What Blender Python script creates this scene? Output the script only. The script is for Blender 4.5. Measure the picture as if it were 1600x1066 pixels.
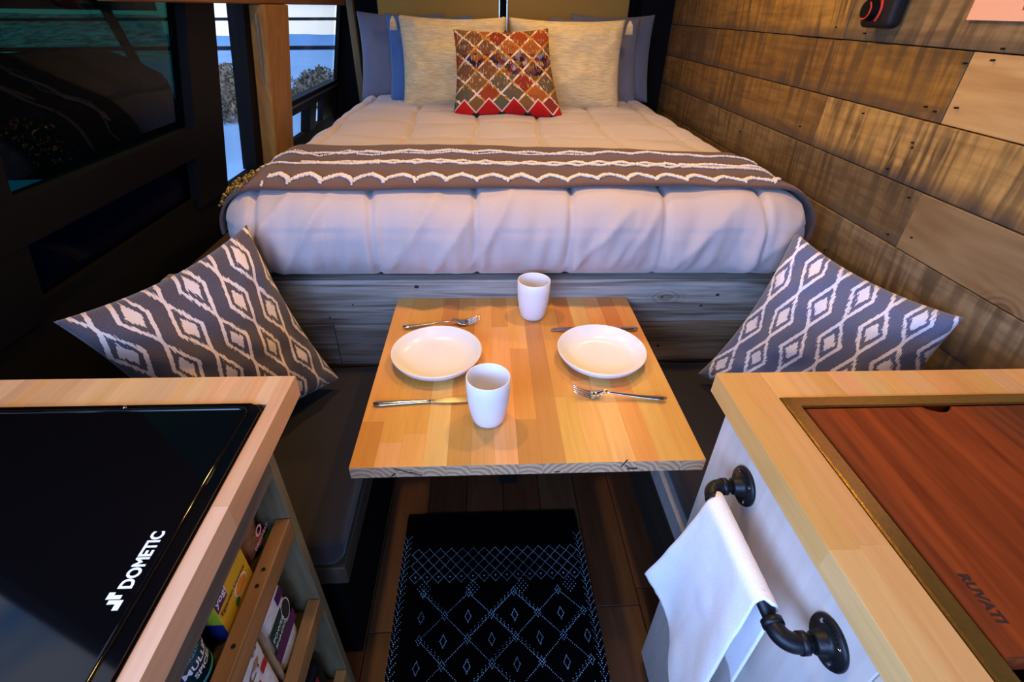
import bpy, bmesh, math, random
from mathutils import Vector, Matrix, noise
from math import pi, sin, cos, sqrt, radians
random.seed(7)
C = bpy.context.scene.collection
for o in list(bpy.data.objects): bpy.data.objects.remove(o)
sc = bpy.context.scene

# ------------------------------------------------------------------ camera
cam_d = bpy.data.cameras.new('camera'); cam = bpy.data.objects.new('camera', cam_d); C.objects.link(cam)
cam_d.sensor_width = 36; cam_d.lens = 766.77/1600*36; cam_d.clip_start = .02; cam_d.clip_end = 900
R = [(0.9986192, 0.01044003, -0.05148485), (-0.04846725, 0.56113813, -0.82630196), (0.02026349, 0.82765633, 0.56086931)]
cam.matrix_world = Matrix([(*R[0], 0), (*R[1], 0), (*R[2], 1.39), (0, 0, 0, 1)])
sc.camera = cam
sc.view_settings.view_transform = 'Standard'; sc.view_settings.look = 'None'
sc.view_settings.exposure = 0.3; sc.view_settings.gamma = 1; sc.view_settings.use_curve_mapping = False

# ------------------------------------------------------------------ sky, sun, daylight, lamps
w = bpy.data.worlds.new('sky'); sc.world = w; w.use_nodes = True
nt = w.node_tree; nt.nodes.clear()
def wn(t, **k):
    n = nt.nodes.new(t)
    for a, b in k.items(): setattr(n, a, b)
    return n
tc = wn('ShaderNodeTexCoord'); mp = wn('ShaderNodeMapping'); mp.inputs['Scale'].default_value = (2, 2, 9)
nz = wn('ShaderNodeTexNoise'); nz.inputs['Scale'].default_value = 2.2; nz.inputs['Detail'].default_value = 5
cr = wn('ShaderNodeValToRGB')
cr.color_ramp.elements[0].position = .40; cr.color_ramp.elements[0].color = (.16, .42, .95, 1)
cr.color_ramp.elements[1].position = .62; cr.color_ramp.elements[1].color = (.86, .84, .98, 1)
sx_ = wn('ShaderNodeSeparateXYZ'); mr = wn('ShaderNodeMapRange'); mr.inputs[1].default_value = -.012; mr.inputs[2].default_value = .02; mr.interpolation_type = 'SMOOTHSTEP'
mxw = wn('ShaderNodeMix'); mxw.data_type = 'RGBA'; mxw.inputs[6].default_value = (1.1, 1.05, 1.08, 1)
bg = wn('ShaderNodeBackground'); bg.inputs['Strength'].default_value = 1.15; ow = wn('ShaderNodeOutputWorld')
nt.links.new(tc.outputs['Generated'], mp.inputs['Vector']); nt.links.new(mp.outputs[0], nz.inputs['Vector'])
nt.links.new(nz.outputs['Fac'], cr.inputs[0]); nt.links.new(tc.outputs['Generated'], sx_.inputs[0]); nt.links.new(sx_.outputs[2], mr.inputs[0]); nt.links.new(mr.outputs[0], mxw.inputs[0]); nt.links.new(cr.outputs[0], mxw.inputs[7]); nt.links.new(mxw.outputs[2], bg.inputs[0]); nt.links.new(bg.outputs[0], ow.inputs[0])

def lamp(name, kind, loc, direction, energy, color, **k):
    d = bpy.data.lights.new(name, kind); o = bpy.data.objects.new(name, d); C.objects.link(o)
    o.location = loc; o.rotation_euler = Vector(direction).to_track_quat('-Z', 'Y').to_euler()
    d.energy = energy; d.color = color
    for a, b in k.items(): setattr(d, a, b)
    return o
lamp('sun', 'SUN', (6, -6, 6), (-.62, .78, -.085), 3.2, (1, .93, .85), angle=radians(.6))
# daylight coming in through the sliding-door opening and the windscreen
lamp('door_daylight', 'AREA', (-.80, -.55, 1.38), (1, .75, -.38), 28, (.32, .52, 1), shape='RECTANGLE', size=1.0, size_y=.85)
lamp('windscreen_daylight', 'AREA', (-.1, -1.42, 1.45), (.1, 1, -.20), 40, (.31, .50, 1), shape='RECTANGLE', size=1.5, size_y=.6)
PUCKS = [(-.30, 1.15, 7), (.42, 1.15, 7), (-.20, 1.95, 2.3), (.62, 1.90, 6.2), (.20, 2.60, 3.0), (.08, .55, 3)]  # last puck is an added light that brightens the shelf goods

# ------------------------------------------------------------------ node helper
class V:
    nt = None
    def __init__(s, sock): s.s = sock
    @staticmethod
    def m(op, *a):
        n = V.nt.nodes.new('ShaderNodeMath'); n.operation = op
        for i, x in enumerate(a):
            if isinstance(x, V): V.nt.links.new(x.s, n.inputs[i])
            else: n.inputs[i].default_value = x
        return V(n.outputs[0])
    def __add__(s, o): return V.m('ADD', s, o)
    __radd__ = __add__
    def __sub__(s, o): return V.m('SUBTRACT', s, o)
    def __rsub__(s, o): return V.m('SUBTRACT', o, s)
    def __mul__(s, o): return V.m('MULTIPLY', s, o)
    __rmul__ = __mul__
    def __truediv__(s, o): return V.m('DIVIDE', s, o)
    def fract(s): return V.m('FRACT', s)
    def floor(s): return V.m('FLOOR', s)
    def abs(s): return V.m('ABSOLUTE', s)
    def lt(s, o): return V.m('LESS_THAN', s, o)
    def gt(s, o): return V.m('GREATER_THAN', s, o)
    def sin(s): return V.m('SINE', s)
    def pow(s, o): return V.m('POWER', s, o)
    def sat(s):
        r = V.m('ADD', s, 0.0); r.s.node.use_clamp = True; return r
    def ramp(s, lo, hi): return ((s - lo) * (1/(hi-lo))).sat()
def mn(a, b): return V.m('MINIMUM', a, b)
def mx(a, b): return V.m('MAXIMUM', a, b)
def mat_new(name):
    m = bpy.data.materials.new(name); m.use_nodes = True
    V.nt = m.node_tree; b = m.node_tree.nodes['Principled BSDF']
    return m, b
def nd(t): return V.nt.nodes.new(t)
def lk(a, b): V.nt.links.new(a.s if isinstance(a, V) else a, b)
def mix(f, a, b):
    n = nd('ShaderNodeMix'); n.data_type = 'RGBA'
    if isinstance(f, (int, float)): n.inputs[0].default_value = f
    else: lk(f, n.inputs[0])
    for i, x in ((6, a), (7, b)):
        if isinstance(x, tuple): n.inputs[i].default_value = (*x, 1)
        else: lk(x, n.inputs[i])
    return n.outputs[2]
def noise_v(vec, scale, detail=3, dist=0, rough=.5):
    n = nd('ShaderNodeTexNoise'); n.inputs['Scale'].default_value = scale; n.inputs['Detail'].default_value = detail
    n.inputs['Distortion'].default_value = dist; n.inputs['Roughness'].default_value = rough
    if vec is not None: lk(vec, n.inputs['Vector'])
    return V(n.outputs['Fac'])
def scaled(vec, s, off=None):
    n = nd('ShaderNodeMapping'); n.inputs['Scale'].default_value = s; lk(vec, n.inputs['Vector'])
    if off is not None: lk(off, n.inputs['Location'])
    return n.outputs[0]
def xyz(vec):
    n = nd('ShaderNodeSeparateXYZ'); lk(vec, n.inputs[0]); return V(n.outputs[0]), V(n.outputs[1]), V(n.outputs[2])
def comb(x, y, z):
    n = nd('ShaderNodeCombineXYZ')
    for i, q in enumerate((x, y, z)):
        if isinstance(q, V): lk(q, n.inputs[i])
        else: n.inputs[i].default_value = q
    return n.outputs[0]
def bump(b, h, strength=.3, dist=.002):
    n = nd('ShaderNodeBump'); n.inputs['Strength'].default_value = strength; n.inputs['Distance'].default_value = dist
    lk(h, n.inputs['Height']); lk(n.outputs[0], b.inputs['Normal'])
def objco(): return nd('ShaderNodeTexCoord').outputs['Object']
def setp(b, rough=.5, spec=.5, metal=0, coat=0):
    b.inputs['Roughness'].default_value = rough; b.inputs['Specular IOR Level'].default_value = spec
    b.inputs['Metallic'].default_value = metal; b.inputs['Coat Weight'].default_value = coat
def plain(name, col, rough=.5, metal=0, spec=.5, nscale=60, var=.12, bmp=.15, coat=0, bd=.001):
    m, b = mat_new(name); setp(b, rough, spec, metal, coat)
    n = noise_v(objco(), nscale, 4)
    lk(mix(n.ramp(.3, .7), tuple(c*(1-var) for c in col), tuple(min(1, c*(1+var)) for c in col)), b.inputs['Base Color'])
    if bmp: bump(b, n, bmp, bd)
    return m
def wood(name, axis='y', fine=90, stretch=14, contrast=.35, rough=.5, bmp=.15, saw=0, rings=.5, dark=(.25, .14, .07), spec=.4, blotch=0, knots=0, stain=0, endgrain=0):
    """timber whose own colour is the object's colour; grain runs along axis"""
    m, b = mat_new(name); setp(b, rough, spec)
    oi = nd('ShaderNodeObjectInfo'); rnd = V(oi.outputs['Random'])
    off = comb(rnd*37.0, rnd*91.0, rnd*53.0)
    s = {'x': (1/stretch, 1, 1), 'y': (1, 1/stretch, 1), 'z': (1, 1, 1/stretch)}[axis]
    v = scaled(objco(), s, off)
    g1 = noise_v(v, fine, 4, .4); g2 = noise_v(v, fine*.22, 3, 1.2)
    ring = ((g2*22.0).sin()*.5 + .5)
    k = (g1.ramp(.35, .72)*.55 + ring*rings*.6).sat()
    col = oi.outputs['Color']
    mul = nd('ShaderNodeMix'); mul.data_type = 'RGBA'; mul.blend_type = 'MULTIPLY'; lk(k*contrast, mul.inputs[0])
    lk(col, mul.inputs[6]); mul.inputs[7].default_value = (*dark, 1)
    c = mul.outputs[2]
    if saw:
        # circular-saw marks crossing the grain
        ox, oy, oz = xyz(scaled(objco(), (1, 1, 1), off))
        wv = noise_v(comb(ox*2.0, oy*26.0 + (oz*3.0).sin()*1.2, oz*2.5), 1.6, 4, .6)
        pat = noise_v(objco(), 3.2, 3)
        c = mix((wv.ramp(.42, .60)*(.25+pat.ramp(.35, .6)*.75))*saw, c, (.07, .042, .02))
    if blotch:
        pb = noise_v(v, fine*.06, 4, .5).ramp(.4, .68)
        c = mix(pb*blotch, c, (.06, .04, .025))
    if knots:
        kx = {'x': (3.0, 3.0, 5.5), 'y': (3.0, 3.0, 5.5), 'z': (5.5, 5.5, 3.0)}[axis]
        vo = nd('ShaderNodeTexVoronoi'); vo.feature = 'F1'; vo.inputs['Scale'].default_value = 1.0; vo.inputs['Randomness'].default_value = 1.0
        lk(scaled(objco(), kx, off), vo.inputs['Vector']); dk = V(vo.outputs['Distance']) + (g1-.5)*.05
        c = mix(dk.lt(.20)*(.5+(dk*120.0).sin()*.5)*(1.0-dk.ramp(.05, .20))*knots, c, (.10, .05, .02))
        c = mix((1.0-dk.ramp(.03, .06))*knots, c, (.12, .045, .015))
    if stain:
        ox2, oy2, oz2 = xyz(objco())
        e = (.0-oz2).ramp(.030, .068); nn = noise_v(comb(oy2*26.0, oz2*5.0, rnd*9.0), 1.0, 3)
        c = mix((e*(nn+.25)*1.3).sat()*stain, c, (.045, .035, .035))
    if endgrain:
        ge = nd('ShaderNodeNewGeometry'); _, ny, _ = xyz(ge.outputs['Normal'])
        ax_, _, az_ = xyz(objco()); cx_ = ax_ - (rnd-.5)*.08; cz_ = az_ + .03
        dd = V.m('SQRT', cx_*cx_ + cz_*cz_)
        rr2 = ((dd*620.0 + g2*8.0).sin()*.5+.5)
        c = mix(ny.abs().gt(.9), c, mix(rr2*.75, (.62, .40, .24), (.25, .13, .07)))
    lk(c, b.inputs['Base Color'])
    bump(b, g1 + ring*.3, bmp, .0012)
    return m
def fabric(name, col, col2=None, sc_=220, rough=.9, bmp=.5, big=6, var=.5, sheen=.2):
    m, b = mat_new(name); setp(b, rough, .2); b.inputs['Sheen Weight'].default_value = sheen
    co = objco(); n = noise_v(co, sc_, 2); g = noise_v(co, big, 4)
    lk(mix((n*.5+g*.5).ramp(.35, .65)*var, col, col2 or tuple(c*.7 for c in col)), b.inputs['Base Color'])
    bump(b, n, bmp, .001)
    return m

# ------------------------------------------------------------------ materials
M_but = wood('butcher_block_timber', 'y', 120, 16, .32, .33, .05, rings=.35, dark=(.55, .30, .10), spec=.5, endgrain=1)
M_plank = wood('stained_barn_plank', 'y', 70, 9, .75, .62, .5, saw=.85, rings=.5, dark=(.20, .12, .05), spec=.35, blotch=.5, knots=.7, stain=.7)
M_plank_x = wood('grey_barn_plank', 'x', 95, 20, .95, .7, .9, rings=.9, dark=(.22, .16, .11), blotch=.55, knots=.6)
M_smooth = wood('smooth_pale_plank', 'y', 50, 9, .55, .5, .3, rings=.9, dark=(.5, .33, .18), knots=.9, blotch=.15)
M_post = wood('amber_timber', 'z', 60, 12, .6, .6, .4, rings=.5, dark=(.3, .16, .05))
M_old_z = wood('weathered_timber_upright', 'z', 60, 10, .7, .75, .6, dark=(.2, .16, .1), blotch=.4)
M_old_y = wood('weathered_timber_lengthwise', 'y', 60, 12, .8, .65, .5, dark=(.22, .12, .06), blotch=.4)
M_white_wood = wood('whitewashed_timber', 'z', 60, 10, .35, .6, .3, dark=(.55, .42, .3))
M_floor = wood('floor_timber', 'y', 50, 10, .6, .5, .3, dark=(.2, .08, .03))
M_mahog = wood('red_brown_cutting_board_timber', 'y', 70, 14, .9, .5, .1, rings=.6, dark=(.22, .07, .03), spec=.25, blotch=.55)
M_black = plain('black_trim', (.006, .006, .008), .6, spec=.3)
M_blackdeep = plain('matt_black_lining', (.004, .004, .005), .9, spec=.1)
M_rubber = plain('black_window_rubber', (.003, .003, .004), .6, spec=.12)
M_iron = plain('black_iron_pipe', (.012, .014, .018), .42, .6, nscale=180, bmp=.35)
M_steel = plain('polished_steel', (.62, .6, .56), .14, 1, nscale=30, var=.03, bmp=0)
M_sinkrim = plain('brushed_brass_toned_steel', (.50, .37, .16), .27, 1, nscale=200, var=.1, bmp=.1)
M_ceramic = plain('white_glazed_ceramic', (.82, .80, .80), .25, nscale=8, var=.02, bmp=0, spec=.5)
M_mug = plain('matt_white_ceramic', (.82, .80, .82), .5, nscale=40, var=.02, bmp=.02)
M_glasstop = plain('black_tempered_glass', (.002, .002, .003), .06, nscale=5, var=0, bmp=0, spec=.45)
M_white = plain('white_print', (.85, .86, .9), .6, bmp=0, var=.02)
M_burn = plain('burnt_brand_mark', (.03, .01, .005), .8, bmp=0)
M_duvet = fabric('taupe_cotton_duvet', (.50, .43, .43), (.42, .35, .35), 300, .75, .15, 5, .5, .3)
M_bench = fabric('charcoal_bench_fabric', (.022, .020, .027), (.015, .014, .019), 500, .85, .3)
M_throw = fabric('brown_woven_throw', (.118, .066, .054), (.075, .042, .036), 700, .95, .8, 30)
M_trim = fabric('cream_crochet', (.78, .70, .64), None, 500, .95, .4)
M_gold = plain('gold_sequins', (.45, .32, .1), .35, .8)
M_cream, b_ = mat_new('cream_slub_cotton'); setp(b_, .95, .2); b_.inputs['Sheen Weight'].default_value = .2
n_ = noise_v(scaled(objco(), (1, 1, 9)), 26, 4, .3); lk(mix(n_.ramp(.35, .68), (.72, .58, .33), (.52, .40, .20)), b_.inputs['Base Color']); bump(b_, n_, .7, .004)
M_grey = fabric('slate_blue_pillowcase', (.13, .14, .20), (.10, .11, .16), 300, .85, .2)
M_blue = fabric('blue_pillowcase', (.06, .14, .34), None, 300, .85, .2)
M_towel = fabric('white_cotton_towel', (.86, .86, .90), (.74, .74, .80), 260, .95, .6, 40, .4)
M_rug = fabric('black_wool_rug', (.002, .002, .003), (.001, .001, .0015), 500, 1, .8, sheen=0)
M_rug.node_tree.nodes['Principled BSDF'].inputs['Specular IOR Level'].default_value = .02
M_stitch = plain('pale_blue_stitching', (.36, .58, .78), .9)
M_snow = plain('snow', (.42, .68, .95), .8, nscale=.6, var=.08, bmp=.3, bd=.1)  # blue of sky-lit shade put into the snow's base colour
M_bush = plain('sagebrush_twigs', (.13, .115, .09), .95, nscale=3, var=.5)
M_mount = plain('distant_hill_haze_tint', (.20, .42, .75), .95, nscale=.1, var=.15, bmp=0)  # blue of haze and shaded snow put into the hill's colour
M_ceiling = plain('dark_ceiling_boards', (.05, .035, .02), .8)
M_paper = plain('peach_poster_paper', (.80, .42, .26), .8, bmp=0, var=.05, nscale=4)
M_red = plain('red_ink', (.42, .04, .025), .7, bmp=0)
M_tan = fabric('tan_panel_cloth', (.38, .22, .05), (.30, .17, .035), 260, .95, .5, 4)
M_bright = plain('aluminium_edge', (.7, .72, .7), .3, 1)
def emis(name, col, s):
    m, b = mat_new(name); b.inputs['Emission Color'].default_value = (*col, 1); b.inputs['Emission Strength'].default_value = s
    b.inputs['Base Color'].default_value = (*col, 1); return m
M_led = emis('warm_led_lens', (1, .72, .38), 12)
def glass(name, tint, gl=.06):
    m = bpy.data.materials.new(name); m.use_nodes = True; t = m.node_tree; t.nodes.clear()
    tr = t.nodes.new('ShaderNodeBsdfTransparent'); tr.inputs[0].default_value = (*tint, 1)
    g = t.nodes.new('ShaderNodeBsdfGlossy'); g.inputs['Roughness'].default_value = .03; g.inputs[0].default_value = (.8, .85, 1, 1)
    lw = t.nodes.new('ShaderNodeLayerWeight'); lw.inputs[0].default_value = .5; fr = t.nodes.new('ShaderNodeMath'); fr.operation = 'POWER'; fr.inputs[1].default_value = 5; t.links.new(lw.outputs['Facing'], fr.inputs[0])
    mxs = t.nodes.new('ShaderNodeMixShader'); o = t.nodes.new('ShaderNodeOutputMaterial')
    t.links.new(fr.outputs[0], mxs.inputs[0]); t.links.new(tr.outputs[0], mxs.inputs[1]); t.links.new(g.outputs[0], mxs.inputs[2]); t.links.new(mxs.outputs[0], o.inputs[0])
    return m
M_clear = glass('clear_window_glass', (.88, .95, 1))
M_tint = glass('dark_tinted_glass', (.055, .20, .18)); M_tint2 = glass('darker_tinted_glass', (.008, .02, .04))

def ikat_mat(name, gcol, wcol, cols=6.5, rows=3.25):
    m, b = mat_new(name); setp(b, .9, .2); b.inputs['Sheen Weight'].default_value = .3
    u, v, _ = xyz(nd('ShaderNodeTexCoord').outputs['UV'])
    fr = noise_v(comb(u*150.0, v*28.0, 0.0), 1.0, 2); lo = noise_v(comb(u*6.0, v*6.0, 0.0), 1.0, 2)
    U = u*cols + (fr-.5)*.10 + (lo-.5)*.15; Vv = v*rows + (fr-.5)*.22 + (lo-.5)*.15
    col_i = U.floor(); par = (col_i*.5).fract()            # 0 or .5
    x = (U.fract()-.5).abs()                                # distance from the chain axis
    y = ((Vv + par).fract()-.5).abs()                       # 0 at diamond centre, .5 between
    wd = mx((.41 - y*.90), .0)
    line = (x-wd).abs().lt(.064)
    inner = (x*2.9 + y*3.3).lt(.68)
    ringd = (x*2.6 + y*3.0)
    pat = mx(line, inner)
    blue = noise_v(comb(u*220.0, v*220.0, 0.0), 1.0, 2)
    g = mix(blue.ramp(.35, .65), gcol, tuple(c*.55 for c in gcol))
    lk(mix(pat, g, wcol), b.inputs['Base Color']); bump(b, fr, .3, .001)
    return m
M_ikatL = ikat_mat('ikat_fabric_warm_light', (.105, .085, .10), (.72, .58, .50))  # same ikat as the right pillow; warm light put into its colours
M_ikatR = ikat_mat('ikat_fabric_blue_light', (.16, .17, .27), (.78, .72, .76))  # same ikat as the left pillow; blue daylight put into its colours

def kilim_mat():
    m, b = mat_new('kilim_patchwork'); setp(b, .95, .15)
    u, v, _ = xyz(nd('ShaderNodeTexCoord').outputs['UV'])
    dz = (noise_v(comb(u*40.0, v*40.0, 0.0), 1.0, 2)-.5)*.14
    p = u*4.3 + .1 + dz; q = v*3.9 + .02 + dz
    a = p+q; c = p-q
    fa, fc = a.fract(), c.fract()
    ed = mn(mn(fa, 1.0-fa), mn(fc, 1.0-fc))
    wn_ = nd('ShaderNodeTexWhiteNoise'); wn_.noise_dimensions = '2D'; lk(comb(a.floor(), c.floor(), 0.0), wn_.inputs['Vector'])
    cell = V(wn_.outputs['Value'])
    # small chequered patches inside each cell
    wn2 = nd('ShaderNodeTexWhiteNoise'); wn2.noise_dimensions = '2D'; lk(comb((a*3.0).floor(), (c*3.0).floor(), 0.0), wn2.inputs['Vector'])
    sub = V(wn2.outputs['Value'])
    ramp = nd('ShaderNodeValToRGB'); ramp.color_ramp.interpolation = 'CONSTANT'
    cols = [(.28, .05, .015), (.16, .07, .03), (.34, .10, .02), (.10, .09, .05), (.22, .03, .015), (.20, .10, .03)]
    for i, cc in enumerate(cols):
        e = ramp.color_ramp.elements[i] if i < 2 else ramp.color_ramp.elements.new(i/6)
        e.position = i/6; e.color = (*cc, 1)
    lk(cell, ramp.inputs[0])
    r2 = nd('ShaderNodeValToRGB'); r2.color_ramp.interpolation = 'CONSTANT'
    cols = [(.02, .025, .07), (.35, .07, .015), (.17, .15, .28), (.12, .03, .02), (.20, .10, .03), (.015, .015, .02)]
    for i, cc in enumerate(cols):
        e = r2.color_ramp.elements[i] if i < 2 else r2.color_ramp.elements.new(i/6)
        e.position = i/6; e.color = (*cc, 1)
    lk(sub, r2.inputs[0])
    ins = 1.0 - (1.0 - (v-.58).abs().gt(.12))*(ed.gt(.08))*cell.gt(.3)
    ins = mx(ins, 0.0)
    base = mix((1.0-ins), ramp.outputs[0], r2.outputs[0])
    # vertical stitched flecks
    fl = noise_v(comb(u*70.0, v*16.0, 0.0), 1.0, 1).gt(.62)
    base = mix(fl*(v.gt(.3))*.8, base, (.55, .36, .16))
    fl2 = noise_v(comb(u*50.0+9.0, v*20.0, 3.0), 1.0, 1).gt(.63)
    base = mix(fl2*(v.gt(.22))*.85, base, (.30, .05, .01))
    base = mix(ed.lt(.055), base, mix(noise_v(comb(u*12.0, v*12.0, 0.0), 1.0, 1).ramp(.45, .55), (.72, .58, .44), (.5, .22, .03)))
    # red diamonds along the bottom
    zz = ((u*4.3+.1).fract()-.5).abs()                      # 0 tip, .5 valley
    h = .19 - zz*.30
    redz = (v - h)
    base = mix(redz.lt(.018), base, (.72, .55, .48))
    base = mix(redz.lt(0.0), base, (.42, .012, .010))
    base = mix((v.lt(.045))*(zz.gt(.36)), base, (.02, .03, .02))
    lk(base, b.inputs['Base Color']); bump(b, noise_v(comb(u*160.0, v*160.0, 0.0), 1.0, 1), .5, .001)
    return m
M_kilim = kilim_mat()

# ------------------------------------------------------------------ object helpers
def tag(o, label=None, cat=None, group=None, kind=None):
    if label: o['label'] = label
    if cat: o['category'] = cat
    if group: o['group'] = group
    if kind: o['kind'] = kind
    return o
def wloc(p):
    v = Vector((0, 0, 0))
    while p is not None: v = v + p.location; p = p.parent
    return v
def link(name, bm, m, parent=None, color=None, smooth=False, origin=None):
    """bmesh in world coordinates -> one mesh object, origin at its base unless parented"""
    if parent is not None: org = wloc(parent)
    elif origin is not None: org = Vector(origin)
    else:
        xs = [v.co for v in bm.verts]
        org = Vector((sum(v.x for v in xs)/len(xs), sum(v.y for v in xs)/len(xs), min(v.z for v in xs)))
    if parent is not None:
        xs = [v.co for v in bm.verts]
        loc = Vector((sum(v.x for v in xs)/len(xs), sum(v.y for v in xs)/len(xs), sum(v.z for v in xs)/len(xs)))
    else: loc = org
    for v in bm.verts: v.co -= loc
    me = bpy.data.meshes.new(name); bm.to_mesh(me); bm.free()
    if smooth:
        for p in me.polygons: p.use_smooth = True
    if m: me.materials.append(m)
    o = bpy.data.objects.new(name, me); C.objects.link(o)
    if parent is not None: o.parent = parent; o.location = loc - wloc(parent)
    else: o.location = loc
    if color: o.color = (*color, 1)
    return o
def struct(name, bm, m, color=None, smooth=False, parent=None):
    o = link(name, bm, m, parent, color, smooth)
    if parent is None: o['kind'] = 'structure'
    return o
def thing(name, label, cat, loc, group=None, kind=None):
    o = bpy.data.objects.new(name, None); C.objects.link(o); o.location = loc; o.empty_display_size = .05
    return tag(o, label, cat, group, kind)
def copy_tree(o, parent=None):
    c = o.copy(); C.objects.link(c); c.parent = parent
    for ch in [x for x in bpy.data.objects if x.parent == o]: copy_tree(ch, c)
    return c
def box(bm, x0, x1, y0, y1, z0, z1, bev=0, seg=1):
    r = bmesh.ops.create_cube(bm, size=1, matrix=Matrix.Translation(((x0+x1)/2, (y0+y1)/2, (z0+z1)/2)) @ Matrix.Diagonal((x1-x0, y1-y0, z1-z0, 1)))
    if bev:
        es = list({e for v in r['verts'] for e in v.link_edges})
        bmesh.ops.bevel(bm, geom=es, offset=bev, segments=seg, affect='EDGES', profile=.6)
    return bm
def bx(*a, **k): return box(bmesh.new(), *a, **k)
def hexa(pts, bev=0):
    """8 points: bottom 4 then top 4, counter-clockwise"""
    bm = bmesh.new(); vs = [bm.verts.new(p) for p in pts]
    for f in ((3, 2, 1, 0), (4, 5, 6, 7), (0, 1, 5, 4), (1, 2, 6, 5), (2, 3, 7, 6), (3, 0, 4, 7)): bm.faces.new([vs[i] for i in f])
    if bev: bmesh.ops.bevel(bm, geom=bm.edges[:], offset=bev, segments=1, affect='EDGES')
    bmesh.ops.recalc_face_normals(bm, faces=bm.faces[:])
    return bm
def tube(bm, pts, r, seg=12, cap=True):
    """r: number or list"""
    pts = [Vector(p) for p in pts]; rings = []
    up = Vector((0, 0, 1)); t0 = (pts[1]-pts[0]).normalized()
    if abs(t0.dot(up)) > .95: up = Vector((1, 0, 0))
    nrm = (up - t0*up.dot(t0)).normalized()
    for i, p in enumerate(pts):
        t = ((pts[min(i+1, len(pts)-1)]-pts[max(i-1, 0)])).normalized()
        nrm = (nrm - t*nrm.dot(t)).normalized(); bn = t.cross(nrm)
        rr = r[i] if isinstance(r, (list, tuple)) else r
        rings.append([bm.verts.new(p + (nrm*cos(2*pi*k/seg) + bn*sin(2*pi*k/seg))*rr) for k in range(seg)])
    for a, b in zip(rings, rings[1:]):
        for k in range(seg): bm.faces.new((a[k], a[(k+1) % seg], b[(k+1) % seg], b[k]))
    if cap: bm.faces.new(rings[0][::-1]); bm.faces.new(rings[-1])
    return bm
def lathe(prof, c, seg=48, bm=None, axis='z'):
    bm = bm or bmesh.new(); rings = []
    for r, z in prof:
        if r < 1e-6: rings.append([bm.verts.new((c[0], c[1], c[2]+z))])
        else: rings.append([bm.verts.new((c[0]+r*cos(2*pi*k/seg), c[1]+r*sin(2*pi*k/seg), c[2]+z)) for k in range(seg)])
    for a, b in zip(rings, rings[1:]):
        for k in range(seg):
            k2 = (k+1) % seg
            if len(a) == 1 and len(b) == 1: continue
            if len(a) == 1: bm.faces.new((a[0], b[k2], b[k]))
            elif len(b) == 1: bm.faces.new((a[k], a[k2], b[0]))
            else: bm.faces.new((a[k], a[k2], b[k2], b[k]))
    bmesh.ops.recalc_face_normals(bm, faces=bm.faces[:])
    return bm
def rbox(x0, x1, y0, y1, z0, z1, r, step, disp=None, bm=None):
    """rounded box of dense quads, displaced along the normal by disp(p, n)"""
    bm = bm or bmesh.new()
    c = Vector(((x0+x1)/2, (y0+y1)/2, (z0+z1)/2)); h = Vector(((x1-x0)/2, (y1-y0)/2, (z1-z0)/2))
    cache = {}
    def put(p):
        k = (round(p.x, 5), round(p.y, 5), round(p.z, 5))
        if k in cache: return cache[k]
        inner = Vector([max(-(h[i]-r), min(h[i]-r, p[i])) for i in range(3)])
        d = p-inner
        # even out the corner arc
        d = Vector([(math.tan(min(1, abs(x)/r)*pi/4) if r > 0 else 0)*(1 if x > 0 else -1) for x in d])
        n = d.normalized() if d.length > 0 else Vector((0, 0, 1))
        q = inner + n*r + c
        if disp: q = q + n*disp(q, n)
        v = bm.verts.new(q); cache[k] = v; return v
    for ax in range(3):
        a, b = [(1, 2), (2, 0), (0, 1)][ax]
        na = max(2, int(2*h[a]/step)); nb = max(2, int(2*h[b]/step))
        for s in (-1, 1):
            g = []
            for i in range(na+1):
                row = []
                for j in range(nb+1):
                    p = Vector((0, 0, 0)); p[ax] = s*h[ax]; p[a] = -h[a]+2*h[a]*i/na; p[b] = -h[b]+2*h[b]*j/nb
                    row.append(put(p))
                g.append(row)
            for i in range(na):
                for j in range(nb):
                    f = (g[i][j], g[i+1][j], g[i+1][j+1], g[i][j+1])
                    try: bm.faces.new(f if s > 0 else f[::-1])
                    except ValueError: pass
    return bm
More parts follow.
